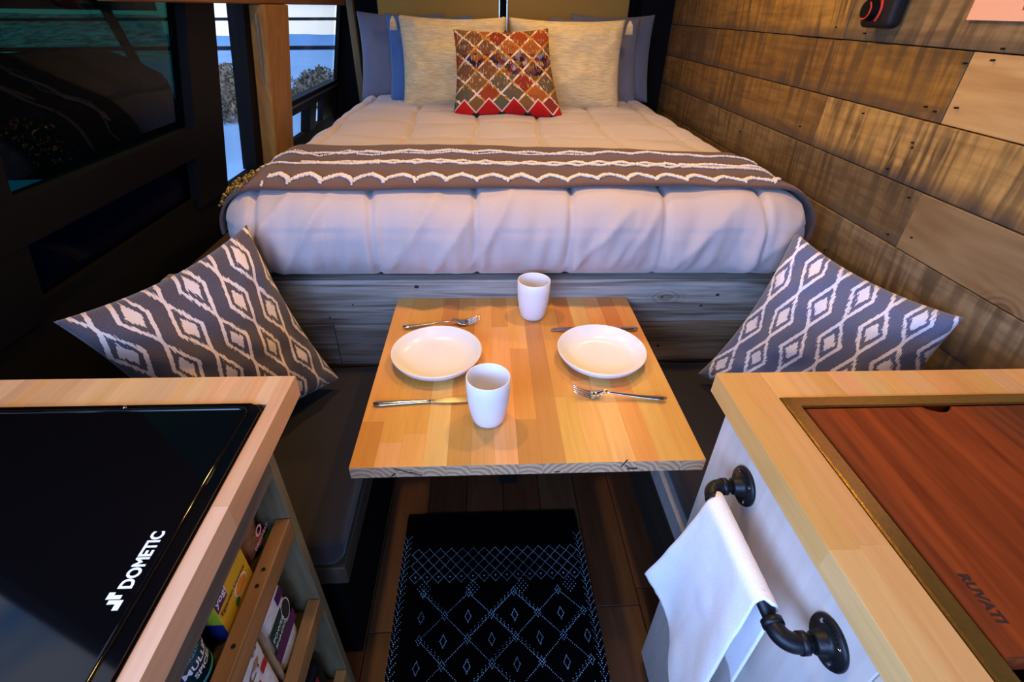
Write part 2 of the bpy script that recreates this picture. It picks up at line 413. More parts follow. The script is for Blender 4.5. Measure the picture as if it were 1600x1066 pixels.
def pillow(name, A, B, Cc, D, t, m, parent=None, pinch=.10, n=34, wr=.006, seed=0, side_power=.5, dents=()):
    """quad corners A(0,0) B(1,0) C(1,1) D(0,1); both faces bulge by t/2"""
    A, B, Cc, D = map(Vector, (A, B, Cc, D)); bm = bmesh.new(); uvl = bm.loops.layers.uv.new('UVMap')
    nr = ((B-A).cross(D-A)).normalized(); fr, bk = {}, {}; uvs = {}
    for i in range(n+1):
        for j in range(n+1):
            # finer spacing near the border
            u = .5-.5*cos(pi*i/n)*.35-.5*.65*(1-2*i/n); v = .5-.5*cos(pi*j/n)*.35-.5*.65*(1-2*j/n)
            a, b = 2*u-1, 2*v-1
            uu = .5+(u-.5)*(1-pinch*(1-b*b)); vv = .5+(v-.5)*(1-pinch*(1-a*a))
            p = A.lerp(B, uu).lerp(D.lerp(Cc, uu), vv)
            th = t/2*max(0, (1-abs(a)**2.2)*(1-abs(b)**2.2))**side_power
            wv = noise.noise(Vector((u*3+seed, v*3, seed)))*wr*2 + noise.noise(Vector((u*9+seed, v*9, seed*2)))*wr
            edge = min(1, (1-abs(a))*6)*min(1, (1-abs(b))*6)
            for (du, dv, rad, amt) in dents:
                wv -= amt*math.exp(-((u-du)**2+(v-dv)**2)/rad**2)
            border = i in (0, n) or j in (0, n)
            q = fr[i, j] = bm.verts.new(p + nr*(th + wv*edge)); uvs[q] = (u, v)
            if border: bk[i, j] = q
            else:
                q = bk[i, j] = bm.verts.new(p - nr*(th - wv*edge*.3)); uvs[q] = (u, v)
    for i in range(n):
        for j in range(n):
            for d, f in ((fr, 1), (bk, -1)):
                ids = (d[i, j], d[i+1, j], d[i+1, j+1], d[i, j+1])
                fc = bm.faces.new(ids if f > 0 else ids[::-1])
                for l in fc.loops: l[uvl].uv = uvs[l.vert]
    return link(name, bm, m, parent, smooth=True)
def lettering(s, name, m, origin, xdir, ydir, size, parent=None, extrude=.0004, bold=.0, align='LEFT', shear=0, xs=1.0):
    cu = bpy.data.curves.new(name, 'FONT'); cu.body = s; cu.size = size; cu.extrude = extrude; cu.offset = bold*size; cu.align_x = align; cu.shear = shear
    cu.resolution_u = 3
    tmp = bpy.data.objects.new('tmp', cu); C.objects.link(tmp)
    me = bpy.data.meshes.new_from_object(tmp.evaluated_get(bpy.context.evaluated_depsgraph_get()))
    bpy.data.objects.remove(tmp)
    bm = bmesh.new(); bm.from_mesh(me); bpy.data.meshes.remove(me)
    X = Vector(xdir).normalized(); Y = Vector(ydir).normalized(); Z = X.cross(Y)
    O = Vector(origin)
    for v in bm.verts: v.co = O + X*v.co.x*xs + Y*v.co.y + Z*v.co.z
    return link(name, bm, m, parent)

# ================================================================== SETTING
XL = lambda z: -.75 - .2326*(1.38-z)                       # the van's left side leans in towards the roof
def slab(y0, y1, z0, z1, th=.03, off=0, y0b=None, y1b=None):
    """piece of the leaning side; y0b/y1b are the y at the lower edge"""
    y0b = y0 if y0b is None else y0b; y1b = y1 if y1b is None else y1b
    a, b = XL(z0)+off, XL(z1)+off
    return hexa([(a-th, y0b, z0), (a, y0b, z0), (a, y1b, z0), (a-th, y1b, z0), (b-th, y0, z1), (b, y0, z1), (b, y1, z1), (b-th, y1, z1)])
# floor with boards
fl = struct('floor', bx(-1.1, 1.12, -1.5, 3.3, -.06, -.012), M_blackdeep)
y_b = -.6
x = -.95
while x < 1.0:
    wd = .125
    yy = -1.4 + random.random()*.3
    for y0, y1 in ((yy-.1, .62+random.random()*.2), (None, 1.9)):
        if y0 is None: y0 = ylast
        link('floorboard', bx(x+.001, x+wd-.001, y0+.001, y1-.001, -.012, 0, bev=.001), M_floor, fl,
             random.choice([(.12, .04, .015), (.10, .035, .012), (.13, .05, .02), (.11, .05, .02)]))
        ylast = y1
    x += wd
# ceiling
cl = struct('ceiling', bx(-.75, 1.1, -1.5, 3.25, 1.97, 2.03), M_ceiling)
x = -.74
while x < 1.0:
    link('ceiling_board', bx(x+.002, min(x+.148, 1.0), -1.45, 3.15, 1.958, 1.97, bev=.002), M_old_y, cl, (.10, .06, .03)); x += .15
# right wall with horizontal planks
wr_ = struct('wall_right', bx(1.012, 1.06, -1.5, 3.25, -.06, 2.03), M_blackdeep)
G1, G2, TAN, GRY = (.40, .215, .045), (.33, .165, .03), (.58, .36, .14), (.30, .20, .095)
rows = [  # z0, z1, [(y0, y1, colour, material)]
    (1.472, 1.61, [(-1.4, .6, G1, 0), (.6, 2.2, G2, 0), (2.2, 3.15, G1, 0)]),
    (1.61, 1.75, [(-1.4, 1.3, G2, 0), (1.3, 3.15, G1, 0)]), (1.75, 1.89, [(-1.4, .9, G1, 0), (.9, 3.15, G2, 0)]),
    (1.337, 1.472, [(-.3, 1.559, (.34, .23, .10), 0), (1.559, 1.802, (.50, .28, .06), 0), (1.802, 2.868, G1, 0), (2.868, 3.15, G2, 0)]),
    (1.198, 1.337, [(-.3, 1.117, TAN, 1), (1.117, 2.426, G2, 0), (2.426, 3.15, (.24, .13, .045), 0)]),
    (1.060, 1.198, [(-.3, 1.534, (.50, .30, .09), 2), (1.534, 3.15, (.30, .16, .04), 0)]),
    (.926, 1.060, [(-.3, 1.073, GRY, 1), (1.073, 2.352, (.28, .18, .075), 0), (2.352, 3.15, (.24, .14, .05), 0)]),
    (.790, .926, [(-.3, 1.30, (.30, .21, .11), 0), (1.30, 3.15, (.28, .18, .08), 0)]),
    (.655, .790, [(-.3, 1.55, (.27, .20, .12), 0), (1.55, 3.15, G2, 0)]),
    (.518, .655, [(-.3, 1.10, (.27, .20, .12), 0), (1.10, 3.15, G2, 0)]),
    (.380, .518, [(-.3, 1.60, (.24, .18, .10), 0)]), (.240, .380, [(-.3, 1.2, G2, 0)]), (0.0, .240, [(-.3, 1.2, G1, 0)])]
M_plank2 = wood('heavily_saw_marked_plank', 'y', 70, 9, .6, .6, .5, saw=.95, rings=.4, dark=(.3, .17, .07), blotch=.15, knots=.5, stain=.9)
for z0, z1, segs in rows:
    for y0, y1, c, k in segs:
        pr = random.uniform(-.0025, .0025)
        link('plank', bx(1.0+pr, 1.012, y0+.0012, y1-.0012, z0+.0012, z1-.0012, bev=.0012), [M_plank, M_smooth, M_plank2][k], wr_, c)
bm = bmesh.new()
for (y, z) in ((1.60, 1.365), (1.06, 1.325), (1.09, 1.235), (1.14, 1.22), (1.17, 1.225), (1.12, 1.315), (1.16, 1.15), (1.155, 1.14), (1.10, 1.04), (1.11, .945), (1.04, .965), (1.44, .86), (1.30, .82),
               (1.36, 1.18), (1.08, .735), (1.47, 1.355), (.98, 1.345), (.95, .76), (1.62, 1.10), (1.2, 1.08), (1.05, 1.345), (1.3, .70), (2.0, 1.01)):
    bmesh.ops.create_cone(bm, cap_ends=True, segments=8, radius1=.0020, radius2=.0020, depth=.010, matrix=Matrix.Translation((.9985, y, z)) @ Matrix.Rotation(pi/2, 4, 'Y'))
tag(link('nail_heads', bm, M_black, wr_), kind='stuff')

# left side of the van: black lining and window frames
wl = struct('wall_left', slab(-1.5, 3.2, -.05, .87), M_blackdeep)
for a in [(1.53, 1.655, .87, 1.97, .045, .01, 1.50, 1.69), (1.785, 2.20, .87, 1.97, .05, .012, 1.935, 2.30), (3.13, 3.185, .87, 1.97, .02, .008), (.48, .87, .87, 1.97, .045, .01),
          (.10, 3.2, 1.55, 1.97, .03, 0), (.14, 1.55, 1.02, 1.10, .045, .012), (.10, .14, .87, 1.97, .045, .01), (2.2, 3.13, .985, 1.045, .045, .014), (2.62, 2.72, .87, 1.0, .045, .012), (2.9, 3.13, .87, 1.0, .03, 0),
          (.10, 1.5, .87, .90, .03, 0)]:
    nm = 'window_frame' if a[2] > .86 and a[3] < 1.2 else 'pillar'
    link(nm, slab(*a), M_rubber, wl)
bm = slab(2.25, 3.12, 1.018, 1.026, .006, .021); link('sill_highlight', bm, plain('sill_highlight_blue', (.05, .07, .14), .3), wl)  # blue highlight along the sill, put in as a tinted strip
struct('window_6', slab(.14, .48, 1.09, 1.56, .006, -.015), M_clear)
struct('window_1', slab(.87, 1.53, 1.09, 1.56, .006, -.015), M_tint)
struct('window_2', slab(.87, 1.5, .89, 1.03, .006, -.018), M_tint2)
struct('window_3', slab(1.645, 1.80, .86, 1.56, .006, -.015, 1.67, 1.95), M_clear)
struct('window_4', slab(2.15, 3.13, 1.04, 1.56, .006, -.015), M_clear)
struct('window_5', slab(2.2, 2.63, .86, .99, .006, -.018), M_clear)
struct('wall_front', bx(-1.1, 1.1, -1.56, -1.5, -.06, 2.03), M_blackdeep)
# front left of the van where the sliding door stands open: header and sill around the opening
link('door_header', slab(-1.5, .12, 1.84, 1.97), M_blackdeep, wl)
# back of the van
wb = struct('wall_back', bx(-.735, 1.1, 3.19, 3.25, -.06, 2.03), M_blackdeep)
for (x0, x1) in ((-.55, .082), (.128, .775)):
    link('panel', bx(x0, x1, 3.12, 3.19, .99, 1.93, bev=.008, seg=2), M_tan, wb)
link('panel_edge', bx(.083, .087, 3.115, 3.19, .99, 1.93), M_bright, wb)
link('panel_edge', bx(.123, .127, 3.115, 3.19, .99, 1.93), M_bright, wb)
link('corner_post', bx(-.705, -.670, 3.10, 3.14, .8, 1.95, bev=.003), M_post, wb, (.14, .09, .03))
link('corner_post', bx(.83, 1.0, 3.06, 3.19, .0, 1.95, bev=.003), M_blackdeep, wb)

link('corner_filler', hexa([(XL(.8)-.012, 3.187, .8), (-.70, 3.187, .8), (-.70, 3.23, .8), (XL(.8)-.012, 3.23, .8), (XL(1.95)-.012, 3.187, 1.95), (-.55, 3.187, 1.95), (-.55, 3.23, 1.95), (XL(1.95)-.012, 3.23, 1.95)]), M_blackdeep, wb)
# timber post and beam on the left
a, b = XL(.60)+.012, XL(1.385)+.012
p = hexa([(a, 2.05, .6), (a+.055, 2.05, .6), (a+.055, 2.24, .6), (a, 2.24, .6), (b, 1.905, 1.385), (b+.05, 1.905, 1.385), (b+.05, 2.135, 1.385), (b, 2.135, 1.385)], .003)
tag(link('timber_post', p, M_post, color=(.34, .17, .035)), 'amber timber post between the two bright side windows', 'post')
tag(link('timber_beam', bx(-.735, -.70, 1.17, 3.06, 1.386, 1.47, bev=.003), M_old_y, color=(.24, .10, .03)), 'dark stained timber beam along the top of the side windows', 'beam')
tag(link('edge_strip', slab(1.88, 1.90, .9, 1.36, .004, .045, 2.03, 2.05), plain('grey_trim_strip', (.12, .13, .14), .5)), 'thin grey upright trim strip beside the amber timber post', 'trim strip')

# ceiling lamps
LN = ['over the left front of the table', 'over the right front of the table', 'above the left side of the bed', 'above the bed beside the plank wall', 'nearest the back doors', 'added over the aisle to brighten the shelf goods']
for i, (x, y, e) in enumerate(PUCKS):
    t = thing('ceiling_lamp', 'round warm ceiling spotlight ' + LN[i], 'lamp', (x, y, 1.952), 'round ceiling spotlights')
    link('housing', lathe([(.018, .006), (.036, .006), (.038, 0), (.034, -.004), (.018, -.004)], (x, y, 1.952), 24), M_bright, t, smooth=True)
    link('lens', lathe([(0, 0), (.017, 0)], (x, y, 1.950), 24), M_led, t)
    lamp('spot_light', 'SPOT', (x, y, 1.94), (0, 0, -1), e*3.0, (1, .58, .18), spot_size=radians(150), spot_blend=.6, shadow_soft_size=.03)

# ================================================================== BED
SX = [-.289, -.037, .215, .47]                              # quilt seams
SY = [1.62+.27*k for k in range(-1, 6)]
def seam(d, wdt): return math.exp(-(d/wdt)**2)
def duvet_disp(p, n):
    d = 0.0
    top = max(0, n.z); front = max(0, -n.y); side = abs(n.x)
    dx = min(abs(p.x-s - .012*sin(p.y*7+s*20)) for s in SX+[-.56, .72]); dy = min(abs(p.y-s-.01*sin(p.x*9)) for s in SY)
    d -= .014*seam(dx, .007)*max(top, front)
    d -= .009*seam(dy, .012)*top
    if top > .3: # quilted puff
        d += .010*top*(min(dx, .12)/.12)**.5*(min(dy, .12)/.12)**.5
    d += noise.noise(Vector((p.x*5, p.y*5, 3)))*.010*top + noise.noise(Vector((p.x*16, p.y*11, 7)))*.003*top
    k = front*max(0, min(1, (n.z+.9)/.5))
    if k > .05:
        low = max(0, min(1, (1.0-p.z)/.20))
        f1 = noise.noise(Vector((p.x*13 + low*.5*sin(p.x*5), p.z*2.2, 1.7)))
        f2 = noise.noise(Vector((p.x*32+low, p.z*4, 9.1)))
        rg = 1-abs(noise.noise(Vector((p.x*9+low*1.3, p.z*1.5, 21.3))))*2
        d += k*(.014*f1 + (.003+.016*low)*f2*(.4+low) + .014*max(0, rg)**3)
        d += k*.010*sin(min(1, low)*pi)
    d += side*noise.noise(Vector((p.y*8, p.z*5, 4)))*.012
    return d
plat = thing('bed_platform', 'raised bed platform faced with weathered grey barn boards behind the table', 'bed platform', (.15, 1.21, 0))
link('top_panel', bx(-.83, .99, 1.252, 3.06, .745, .774), M_old_y, plat, (.10, .06, .03))
link('backing_panel', bx(-.84, .99, 1.2505, 1.2515, 0, .745), M_blackdeep, plat)
BL = (.42, .40, .37)
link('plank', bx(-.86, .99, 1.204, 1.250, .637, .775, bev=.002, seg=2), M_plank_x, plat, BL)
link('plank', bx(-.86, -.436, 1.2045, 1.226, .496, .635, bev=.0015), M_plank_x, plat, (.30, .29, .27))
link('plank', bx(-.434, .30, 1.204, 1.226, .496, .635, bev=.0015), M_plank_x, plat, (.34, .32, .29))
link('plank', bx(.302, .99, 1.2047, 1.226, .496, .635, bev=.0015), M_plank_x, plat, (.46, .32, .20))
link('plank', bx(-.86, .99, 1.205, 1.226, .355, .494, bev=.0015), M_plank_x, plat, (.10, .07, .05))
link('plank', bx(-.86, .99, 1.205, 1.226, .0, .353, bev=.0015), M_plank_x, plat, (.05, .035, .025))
bm = bmesh.new()
for (x, z, r) in ((-.19, .755, .006), (-.30, .54, .009), (.66, .725, .005), (.62, .69, .004), (-.37, .70, .0025), (.52, .55, .004), (-.44, .66, .0025), (.5, .72, .0025)):
    bmesh.ops.create_cone(bm, cap_ends=True, segments=10, radius1=r, radius2=r*.6, depth=.004, matrix=Matrix.Translation((x, 1.2038, z)) @ Matrix.Rotation(pi/2, 4, 'X') @ Matrix.Diagonal((1.4, 1, 1, 1)))
tag(link('knots', bm, M_burn, plat), kind='stuff')
duv = thing('duvet', 'puffy taupe quilted duvet covering the raised bed', 'duvet', (.10, 2.1, .795))
DX0, DX1, DY0, DY1, DZ0, DZ1, DR = -.655, .862, 1.166, 3.08, .776, 1.003, .10
bm = rbox(DX0, DX1, DY0, DY1, DZ0, DZ1, DR, .0075, duvet_disp)
link('cover', bm, M_duvet, duv, smooth=True)
def dsurf(x, y, lift=0):
    """point on the duvet for an unrolled x across the bed (over both sides)"""
    L0, L1 = DX0+DR, DX1-DR
    if x < L0: a = min(pi*.62, (L0-x)/DR); px, n = L0 - sin(a)*(DR+lift), Vector((-sin(a), 0, cos(a))); pz = DZ1-DR+cos(a)*(DR+lift)
    elif x > L1: a = min(pi*.62, (x-L1)/DR); px, n = L1 + sin(a)*(DR+lift), Vector((sin(a), 0, cos(a))); pz = DZ1-DR+cos(a)*(DR+lift)
    else: px, n, pz = x, Vector((0, 0, 1)), DZ1+lift
    yf = DY0+DR
    if y < yf:
        a = min(1.2, (yf-y)/DR); n2 = Vector((n.x, -sin(a), n.z*cos(a))).normalized()
        pz -= (1-cos(a))*DR; py = yf - sin(a)*(DR+lift); n = n2
    else: py = y
    return Vector((px, py, pz)), n
thr = thing('throw_blanket', 'brown woven throw with cream crochet zigzags across the foot of the bed', 'blanket', (.1, 1.42, .99))
U0, U1 = -.715, .985
def throw_pt(u, v, lift=0):
    x = U0+(U1-U0)*u
    yb = 1.238 + .010*sin(x*4) + .03*(1-u)*0; yt = 1.645 - .06*max(0, u-.6)/.4 + .012*sin(x*6+1)
    y = yb + (yt-yb)*v
    p, n = dsurf(x, y, .022)
    wv = .006*noise.noise(Vector((x*3, y*9, 5))) + .007*sin(v*9+x*1.5)*.5 + .003*noise.noise(Vector((x*12, y*14, 8)))
    return p + n*(wv+lift)
bm = bmesh.new(); nu, nv = 150, 36
for side in (0, 1):
    g = [[bm.verts.new(throw_pt(i/nu, j/nv, -.006*side)) for j in range(nv+1)] for i in range(nu+1)]
    for i in range(nu):
        for j in range(nv):
            f = (g[i][j], g[i+1][j], g[i+1][j+1], g[i][j+1]); bm.faces.new(f if not side else f[::-1])
    if side == 0: g0 = g
def strip(a, b):
    for i in range(len(a)-1): bm.faces.new((a[i], b[i], b[i+1], a[i+1]))
strip([r[0] for r in g0], [r[0] for r in g]); strip([r[-1] for r in g], [r[-1] for r in g0]); strip(g[0], g0[0]); strip(g0[-1], g[-1])
link('cloth', bm, M_throw, thr, smooth=True)
def knobs(bm, p, r):
    p = p + Vector((random.uniform(-1, 1), random.uniform(-1, 1), random.uniform(-.3, 1)))*r*.25
    bmesh.ops.create_icosphere(bm, subdivisions=1, radius=r, matrix=Matrix.Translation(p))
tri = lambda t: abs((t % 1)-.5)*2
def crochet(fn, r=.0048, u0=.03, u1=.97, step=.0055, strands=2, wid=.006):
    bm = bmesh.new(); n = int((U1-U0)*(u1-u0)/step)
    for i in range(n):
        u = u0+(u1-u0)*i/n; v = fn(u)
        for k in range(strands):
            knobs(bm, throw_pt(u+random.uniform(-.0005, .0005), v+(k-(strands-1)/2)*wid/.39, .003), r*random.uniform(.8, 1.1))
    return link('crochet_trim', bm, M_trim, thr)
crochet(lambda u: .04+.13*(1-abs(((u*22) % 1)-.5)*2)**.6 if .10 < u < .88 else .03, .0038, .10, .88, .0036, 3, .006)
crochet(lambda u: .45+.09*tri(u*13)*(1 if .25 < u < .75 else .35), .0036, .02, .97, .0042, 2)
crochet(lambda u: .54-.09*tri(u*13)*(1 if .25 < u < .75 else .35), .0040, .12, .995, .0040, 2)
crochet(lambda u: .74+.05*tri(u*14), .0034, .06, .95, .0045, 2)
crochet(lambda u: .70+.12*(tri(u*11) if u < .2 else tri(u*11)*.35), .0032, .03, .62, .0050, 1)
bm = bmesh.new()
for i in range(90):
    p = throw_pt(random.uniform(.03, .085), abs(random.gauss(0, .16)), .004) + Vector((random.uniform(-.006, .006), random.uniform(-.006, .006), random.uniform(0, .006)))
    knobs(bm, p, random.uniform(.003, .0055))
tag(link('gold_fringe', bm, M_gold, thr), kind='stuff')
bm = bmesh.new()
for i in range(60):
    v = i/60; p = throw_pt(.999, v, 0)
    for k in range(3): knobs(bm, p+Vector((.002*sin(i*1.7), 0, -.007*k)), .0045)
tag(link('fringe', bm, M_trim, thr), kind='stuff')

# bed pillows
def upright(name, x0, x1, z0, z1, y, lean, t, m, label, seed, parent=None, pinch=.08, group=None, skew=0, wr=.006, dents=(), ears=0):
    A = (x0-.5*skew, y, z0); B = (x1-.5*skew, y, z0); Cq = (x1+.5*skew+ears, y+lean, z1+ears*.3); D = (x0+.5*skew-ears, y+lean, z1)
    o = pillow(name, A, B, Cq, D, t, m, parent, pinch, seed=seed, wr=wr, dents=dents)
    if label: tag(o, label, 'pillow', group)
    return o
upright('bed_pillow', -.63, -.20, .985, 1.365, 2.83, .14, .15, M_grey, 'slate blue pillow at the far left of the bed', 1)
upright('bed_pillow', -.47, -.05, .975, 1.36, 2.72, .14, .10, M_blue, 'bright blue pillow just behind the left cream pillow', 2)
upright('bed_pillow', .46, .875, .985, 1.375, 2.86, .14, .14, M_grey, 'slate pillow at the far right of the bed with a pointed ear', 3, ears=.012)
upright('bed_pillow', .33, .785, .975, 1.36, 2.76, .14, .10, M_grey, 'grey pillow edge showing between right cream pillow and outer pillow', 4)
def cream(x0, x1, label, seed, corners):
    t = thing('cream_pillow', label, 'pillow', ((x0+x1)/2, 2.62, .99), 'cream cushions with tasselled corners')
    upright('cover', x0, x1, .975, 1.358, 2.57, .10, .21, M_cream, None, seed, t, pinch=.07, wr=.013)
    for cx, cz in corners:
        bm = bmesh.new()
        lean = .10*(cz-.975)/.4
        for k in range(14):
            dx = (.003*(k % 5)-.006); dy = .004*(k//5)-.004
            tube(bm, [(cx, 2.575+lean, cz), (cx+dx*1.6, 2.57+lean+dy, cz-.016), (cx+dx*2.4, 2.57+lean+dy, max(1.004, cz-.052))], [.0035, .003, .0022], 5)
        link('tassel', bm, M_cream, t)
    return t
cream(-.385, .105, 'cream slub cotton pillow on the left of the bed, partly behind the patterned cushion', 5, [(-.408, 1.350), (.09, 1.357), (-.40, 1.015)])
cream(.115, .655, 'cream slub cotton pillow on the right of the bed', 6, [(.676, 1.352)])
k = pillow('patterned_cushion', (-.140, 2.31, .985), (.350, 2.31, .985), (.270, 2.42, 1.325), (-.125, 2.42, 1.315), .16, M_kilim, None, .08, seed=8, wr=.010)
k.location += Vector((0, 0, 0))
tag(k, 'red and brown kilim patchwork cushion with diamonds in the centre of the bed', 'cushion')

# ================================================================== BENCHES
def bench(name, side, label, xin, xbase, zc0):
    s = side; xo = -.885 if s < 0 else .99
    t = thing(name, label, 'bench', ((xin+xo)/2, .91, 0))
    lo, hi = sorted((xbase, xo))
    link('base', bx(lo, hi, .62, 1.198, 0, zc0-.06), M_blackdeep if s < 0 else M_old_y, t, (.05, .04, .035))
    lo, hi = sorted((xin-.018*(-s)*0 + (0.0), xo))
    link('seat_board', bx(min(xin - .012*s*1, xo), max(xin - .012*s*1, xo), .60, 1.200, zc0-.06, zc0-.002, bev=.003), M_white_wood if s > 0 else M_old_y, t, (.42, .40, .40) if s > 0 else (.09, .07, .05))
    return t
bench('bench_box', -1, 'low black bench box left of the table under its charcoal cushion', -.315, -.33, .412)
bench('bench_box', 1, 'low bench box right of the table with a pale wood front edge', .448, .51, .422)
def cush(p, n): return noise.noise(Vector((p.x*5, p.y*5, p.z*4)))*.004 + (.006 if n.z > .5 else 0)
o = link('bench_cushion', rbox(-.885, -.300, .592, 1.198, .413, .495, .032, .014, cush), M_bench, smooth=True)
tag(o, 'charcoal bench cushion on the left of the table', 'cushion')
o = link('bench_cushion', rbox(.446, .99, .592, 1.198, .423, .495, .028, .014, cush), M_bench, smooth=True)
tag(o, 'charcoal bench cushion on the right of the table', 'cushion')
# throw pillows with the ikat pattern (A top, C outer, B inner low corner, D hidden)
A = Vector((-.550, 1.115, .965)); B = Vector((-.405, 1.08, .535)); Cc = Vector((-.765, .775, .915))
D = Vector((-.64, .80, .512))
o = pillow('ikat_pillow', D, B, A, Cc, .17, M_ikatL, None, .11, seed=11, wr=.010, n=44, dents=((.5, .98, .20, .02),))
tag(o, 'ikat pillow tinted warm-light taupe with cream diamonds standing on the left bench', 'pillow')
A = Vector((.752, 1.10, .955)); B = Vector((.600, 1.08, .535)); Cc = Vector((.962, .80, .892))
D = Vector((.90, .73, .515))
o = pillow('ikat_pillow', B, D, Cc, A, .17, M_ikatR, None, .11, seed=15, wr=.010, n=44, dents=((.5, .96, .20, .02),))
tag(o, 'ikat pillow tinted daylight blue grey with white diamonds standing on the right bench', 'pillow')

# ================================================================== TABLE
PAL = [(.66, .32, .07), (.68, .34, .08), (.72, .38, .10), (.62, .28, .055), (.70, .36, .08), (.64, .31, .07), (.74, .42, .14), (.56, .25, .055)]
TZ0, TZ1 = .6935, .72
tb = thing('dining_table', 'butcher block dining table set for two in front of the bed', 'table', (.075, .9, .56))
random.seed(21)
TX0, TX1, TY0, TY1 = -.243, .395, .597, 1.203
n = 15; wdt = (TX1-TX0)/n
for i in range(n):
    x0 = TX0+i*wdt; cuts = [TY0]; y = TY0 + random.uniform(.04, .5)
    while y < TY1-.03: cuts.append(y); y += random.uniform(.22, .55)
    cuts.append(TY1); li = -1
    for y0, y1 in zip(cuts, cuts[1:]):
        c = random.choice(PAL); c = tuple(q*random.uniform(.92, 1.08) for q in c)
        link('stave', bx(x0, x0+wdt, y0, y1, TZ0, TZ1-random.uniform(0, .00012), bev=.0003), M_but, tb, c)
link('cleat', bx(-.20, .35, 1.170, 1.203, .64, .6933, bev=.002), M_old_y, tb, (.08, .05, .03))
link('support_leg', bx(.04, .10, 1.15, 1.20, .0, .64, bev=.003), M_black, tb)
bm = bmesh.new()   # cracks and knots in the front edge
for (x, z, lx, lz, an) in ((-.150, .710, .016, .0016, .42), (-.168, .700, .006, .0022, -.8), (-.128, .7015, .011, .0018, .5), (.245, .716, .010, .0018, -1.1), (.262, .702, .009, .003, 0), (.125, .698, .005, .0016, 0), (.252, .708, .005, .0014, .6)):
    bmesh.ops.create_cube(bm, size=1, matrix=Matrix.Translation((x, TY0-.0001, z)) @ Matrix.Rotation(an, 4, 'Y') @ Matrix.Diagonal((lx*2, .0012, lz*1.2, 1)))
tag(link('knots', bm, M_burn, tb), kind='stuff')

# place settings
def lie(o, loc, rz): o.location = loc; o.rotation_euler = (0, 0, rz)
prof = [(0, .004), (.055, .004), (.066, .0045), (.080, .010), (.092, .019), (.099, .0275), (.1005, .0285), (.102, .0278), (.1015, .025), (.094, .0125), (.083, .004), (.070, 0), (.0, 0)]
pl = link('plate', lathe(prof, (0, 0, 0), 72), M_ceramic, smooth=True, origin=(0, 0, 0))
pl.location = (-.113, .913, .7205); tag(pl, 'white coupe plate on the left side of the table', 'plate', 'white coupe plates on the table')
p2 = pl.copy(); C.objects.link(p2); p2.location = (.264, .913, .7205); p2['label'] = 'white coupe plate on the right side of the table'
prof = [(0, .003), (.024, .003), (.0275, .006), (.032, .020), (.0365, .045), (.0385, .075), (.0390, .1035), (.0395, .105), (.0405, .1055), (.0415, .1045), (.0415, .080), (.0395, .048), (.0350, .020), (.0310, .004), (.028, 0), (0, 0)]
mg = link('mug', lathe(prof, (0, 0, 0), 64), M_mug, smooth=True, origin=(0, 0, 0))
mg.location = (.002, .716, .7205); tag(mg, 'white handleless cup near the front of the table beside the left plate', 'cup', 'white cups on the table')
m2 = mg.copy(); C.objects.link(m2); m2.location = (.121, 1.105, .7205); m2['label'] = 'white handleless cup at the back of the table by the bed board'
def handle_mesh(bm, L, w0, w1, z, x0=0):
    """flat handle along +x with a rounded spatulate end, centre height varies"""
    n = 16; rings = []
    for i in range(n+1):
        t = i/n; x = x0+L*t
        w = w0 + (w1-w0)*t**1.6
        if t > .88: w *= sqrt(max(.02, 1-((t-.88)/.12)**2))
        th = .0016+.0010*t
        zc = z(t)
        rings.append([bm.verts.new((x, y*w, zc+h*th)) for y, h in ((-1, 0), (-.6, .9), (0, 1.25), (.6, .9), (1, 0), (.6, -.9), (0, -1), (-.6, -.9))])
    for a, b in zip(rings, rings[1:]):
        for k in range(8): bm.faces.new((a[k], a[(k+1) % 8], b[(k+1) % 8], b[k]))
    bm.faces.new(rings[0]); bm.faces.new(rings[-1][::-1])
    bmesh.ops.recalc_face_normals(bm, faces=bm.faces[:])
def make_fork(label):
    t = thing('fork', label, 'fork', (0, 0, 0), 'steel forks on the table')
    bm = bmesh.new(); handle_mesh(bm, .125, .0030, .0088, lambda q: .0100*(1-q)**1.5*1.0 + .004 + .004*sin(q*pi)*0 + .0035*q*q, .070)
    link('handle', bm, M_steel, t, smooth=True)
    bm = bmesh.new()          # bowl of the fork
    pts = [(.072, .0030, .0150), (.062, .0055, .0120), (.054, .0105, .0060), (.044, .0120, .0032), (.036, .0122, .0036)]
    r0 = None
    for x, w_, z in pts:
        ring = [bm.verts.new((x, y*w_, z + (abs(y)**2)*.0016 + dz)) for dz in (.0009, -.0009) for y in ((-1, -.5, 0, .5, 1) if dz > 0 else (1, .5, 0, -.5, -1))]
        if r0:
            for k in range(10): bm.faces.new((r0[k], r0[(k+1) % 10], ring[(k+1) % 10], ring[k]))
        else: bm.faces.new(ring)
        r0 = ring
    bm.faces.new(r0[::-1]); bmesh.ops.recalc_face_normals(bm, faces=bm.faces[:])
    link('neck', bm, M_steel, t, smooth=True)
    for k in range(4):
        y = -.0105+.007*k; bm = bmesh.new()
        tube(bm, [(.037, y, .0040), (.025, y*.97, .0065), (.012, y*.93, .0120), (0, y*.9, .0200)], [.0019, .0018, .0015, .0009], 6)
        link('tine', bm, M_steel, t, smooth=True)
    return t
f1 = make_fork('steel fork in front of the right plate')
lie(f1, (.178, .783, .7200), math.atan2(.758-.783, .373-.178))
f2 = copy_tree(f1); f2['label'] = 'steel fork partly under the far side of the left plate'
lie(f2, (-.016, 1.072, .7200), math.atan2(1.044-1.072, -.213+.016))
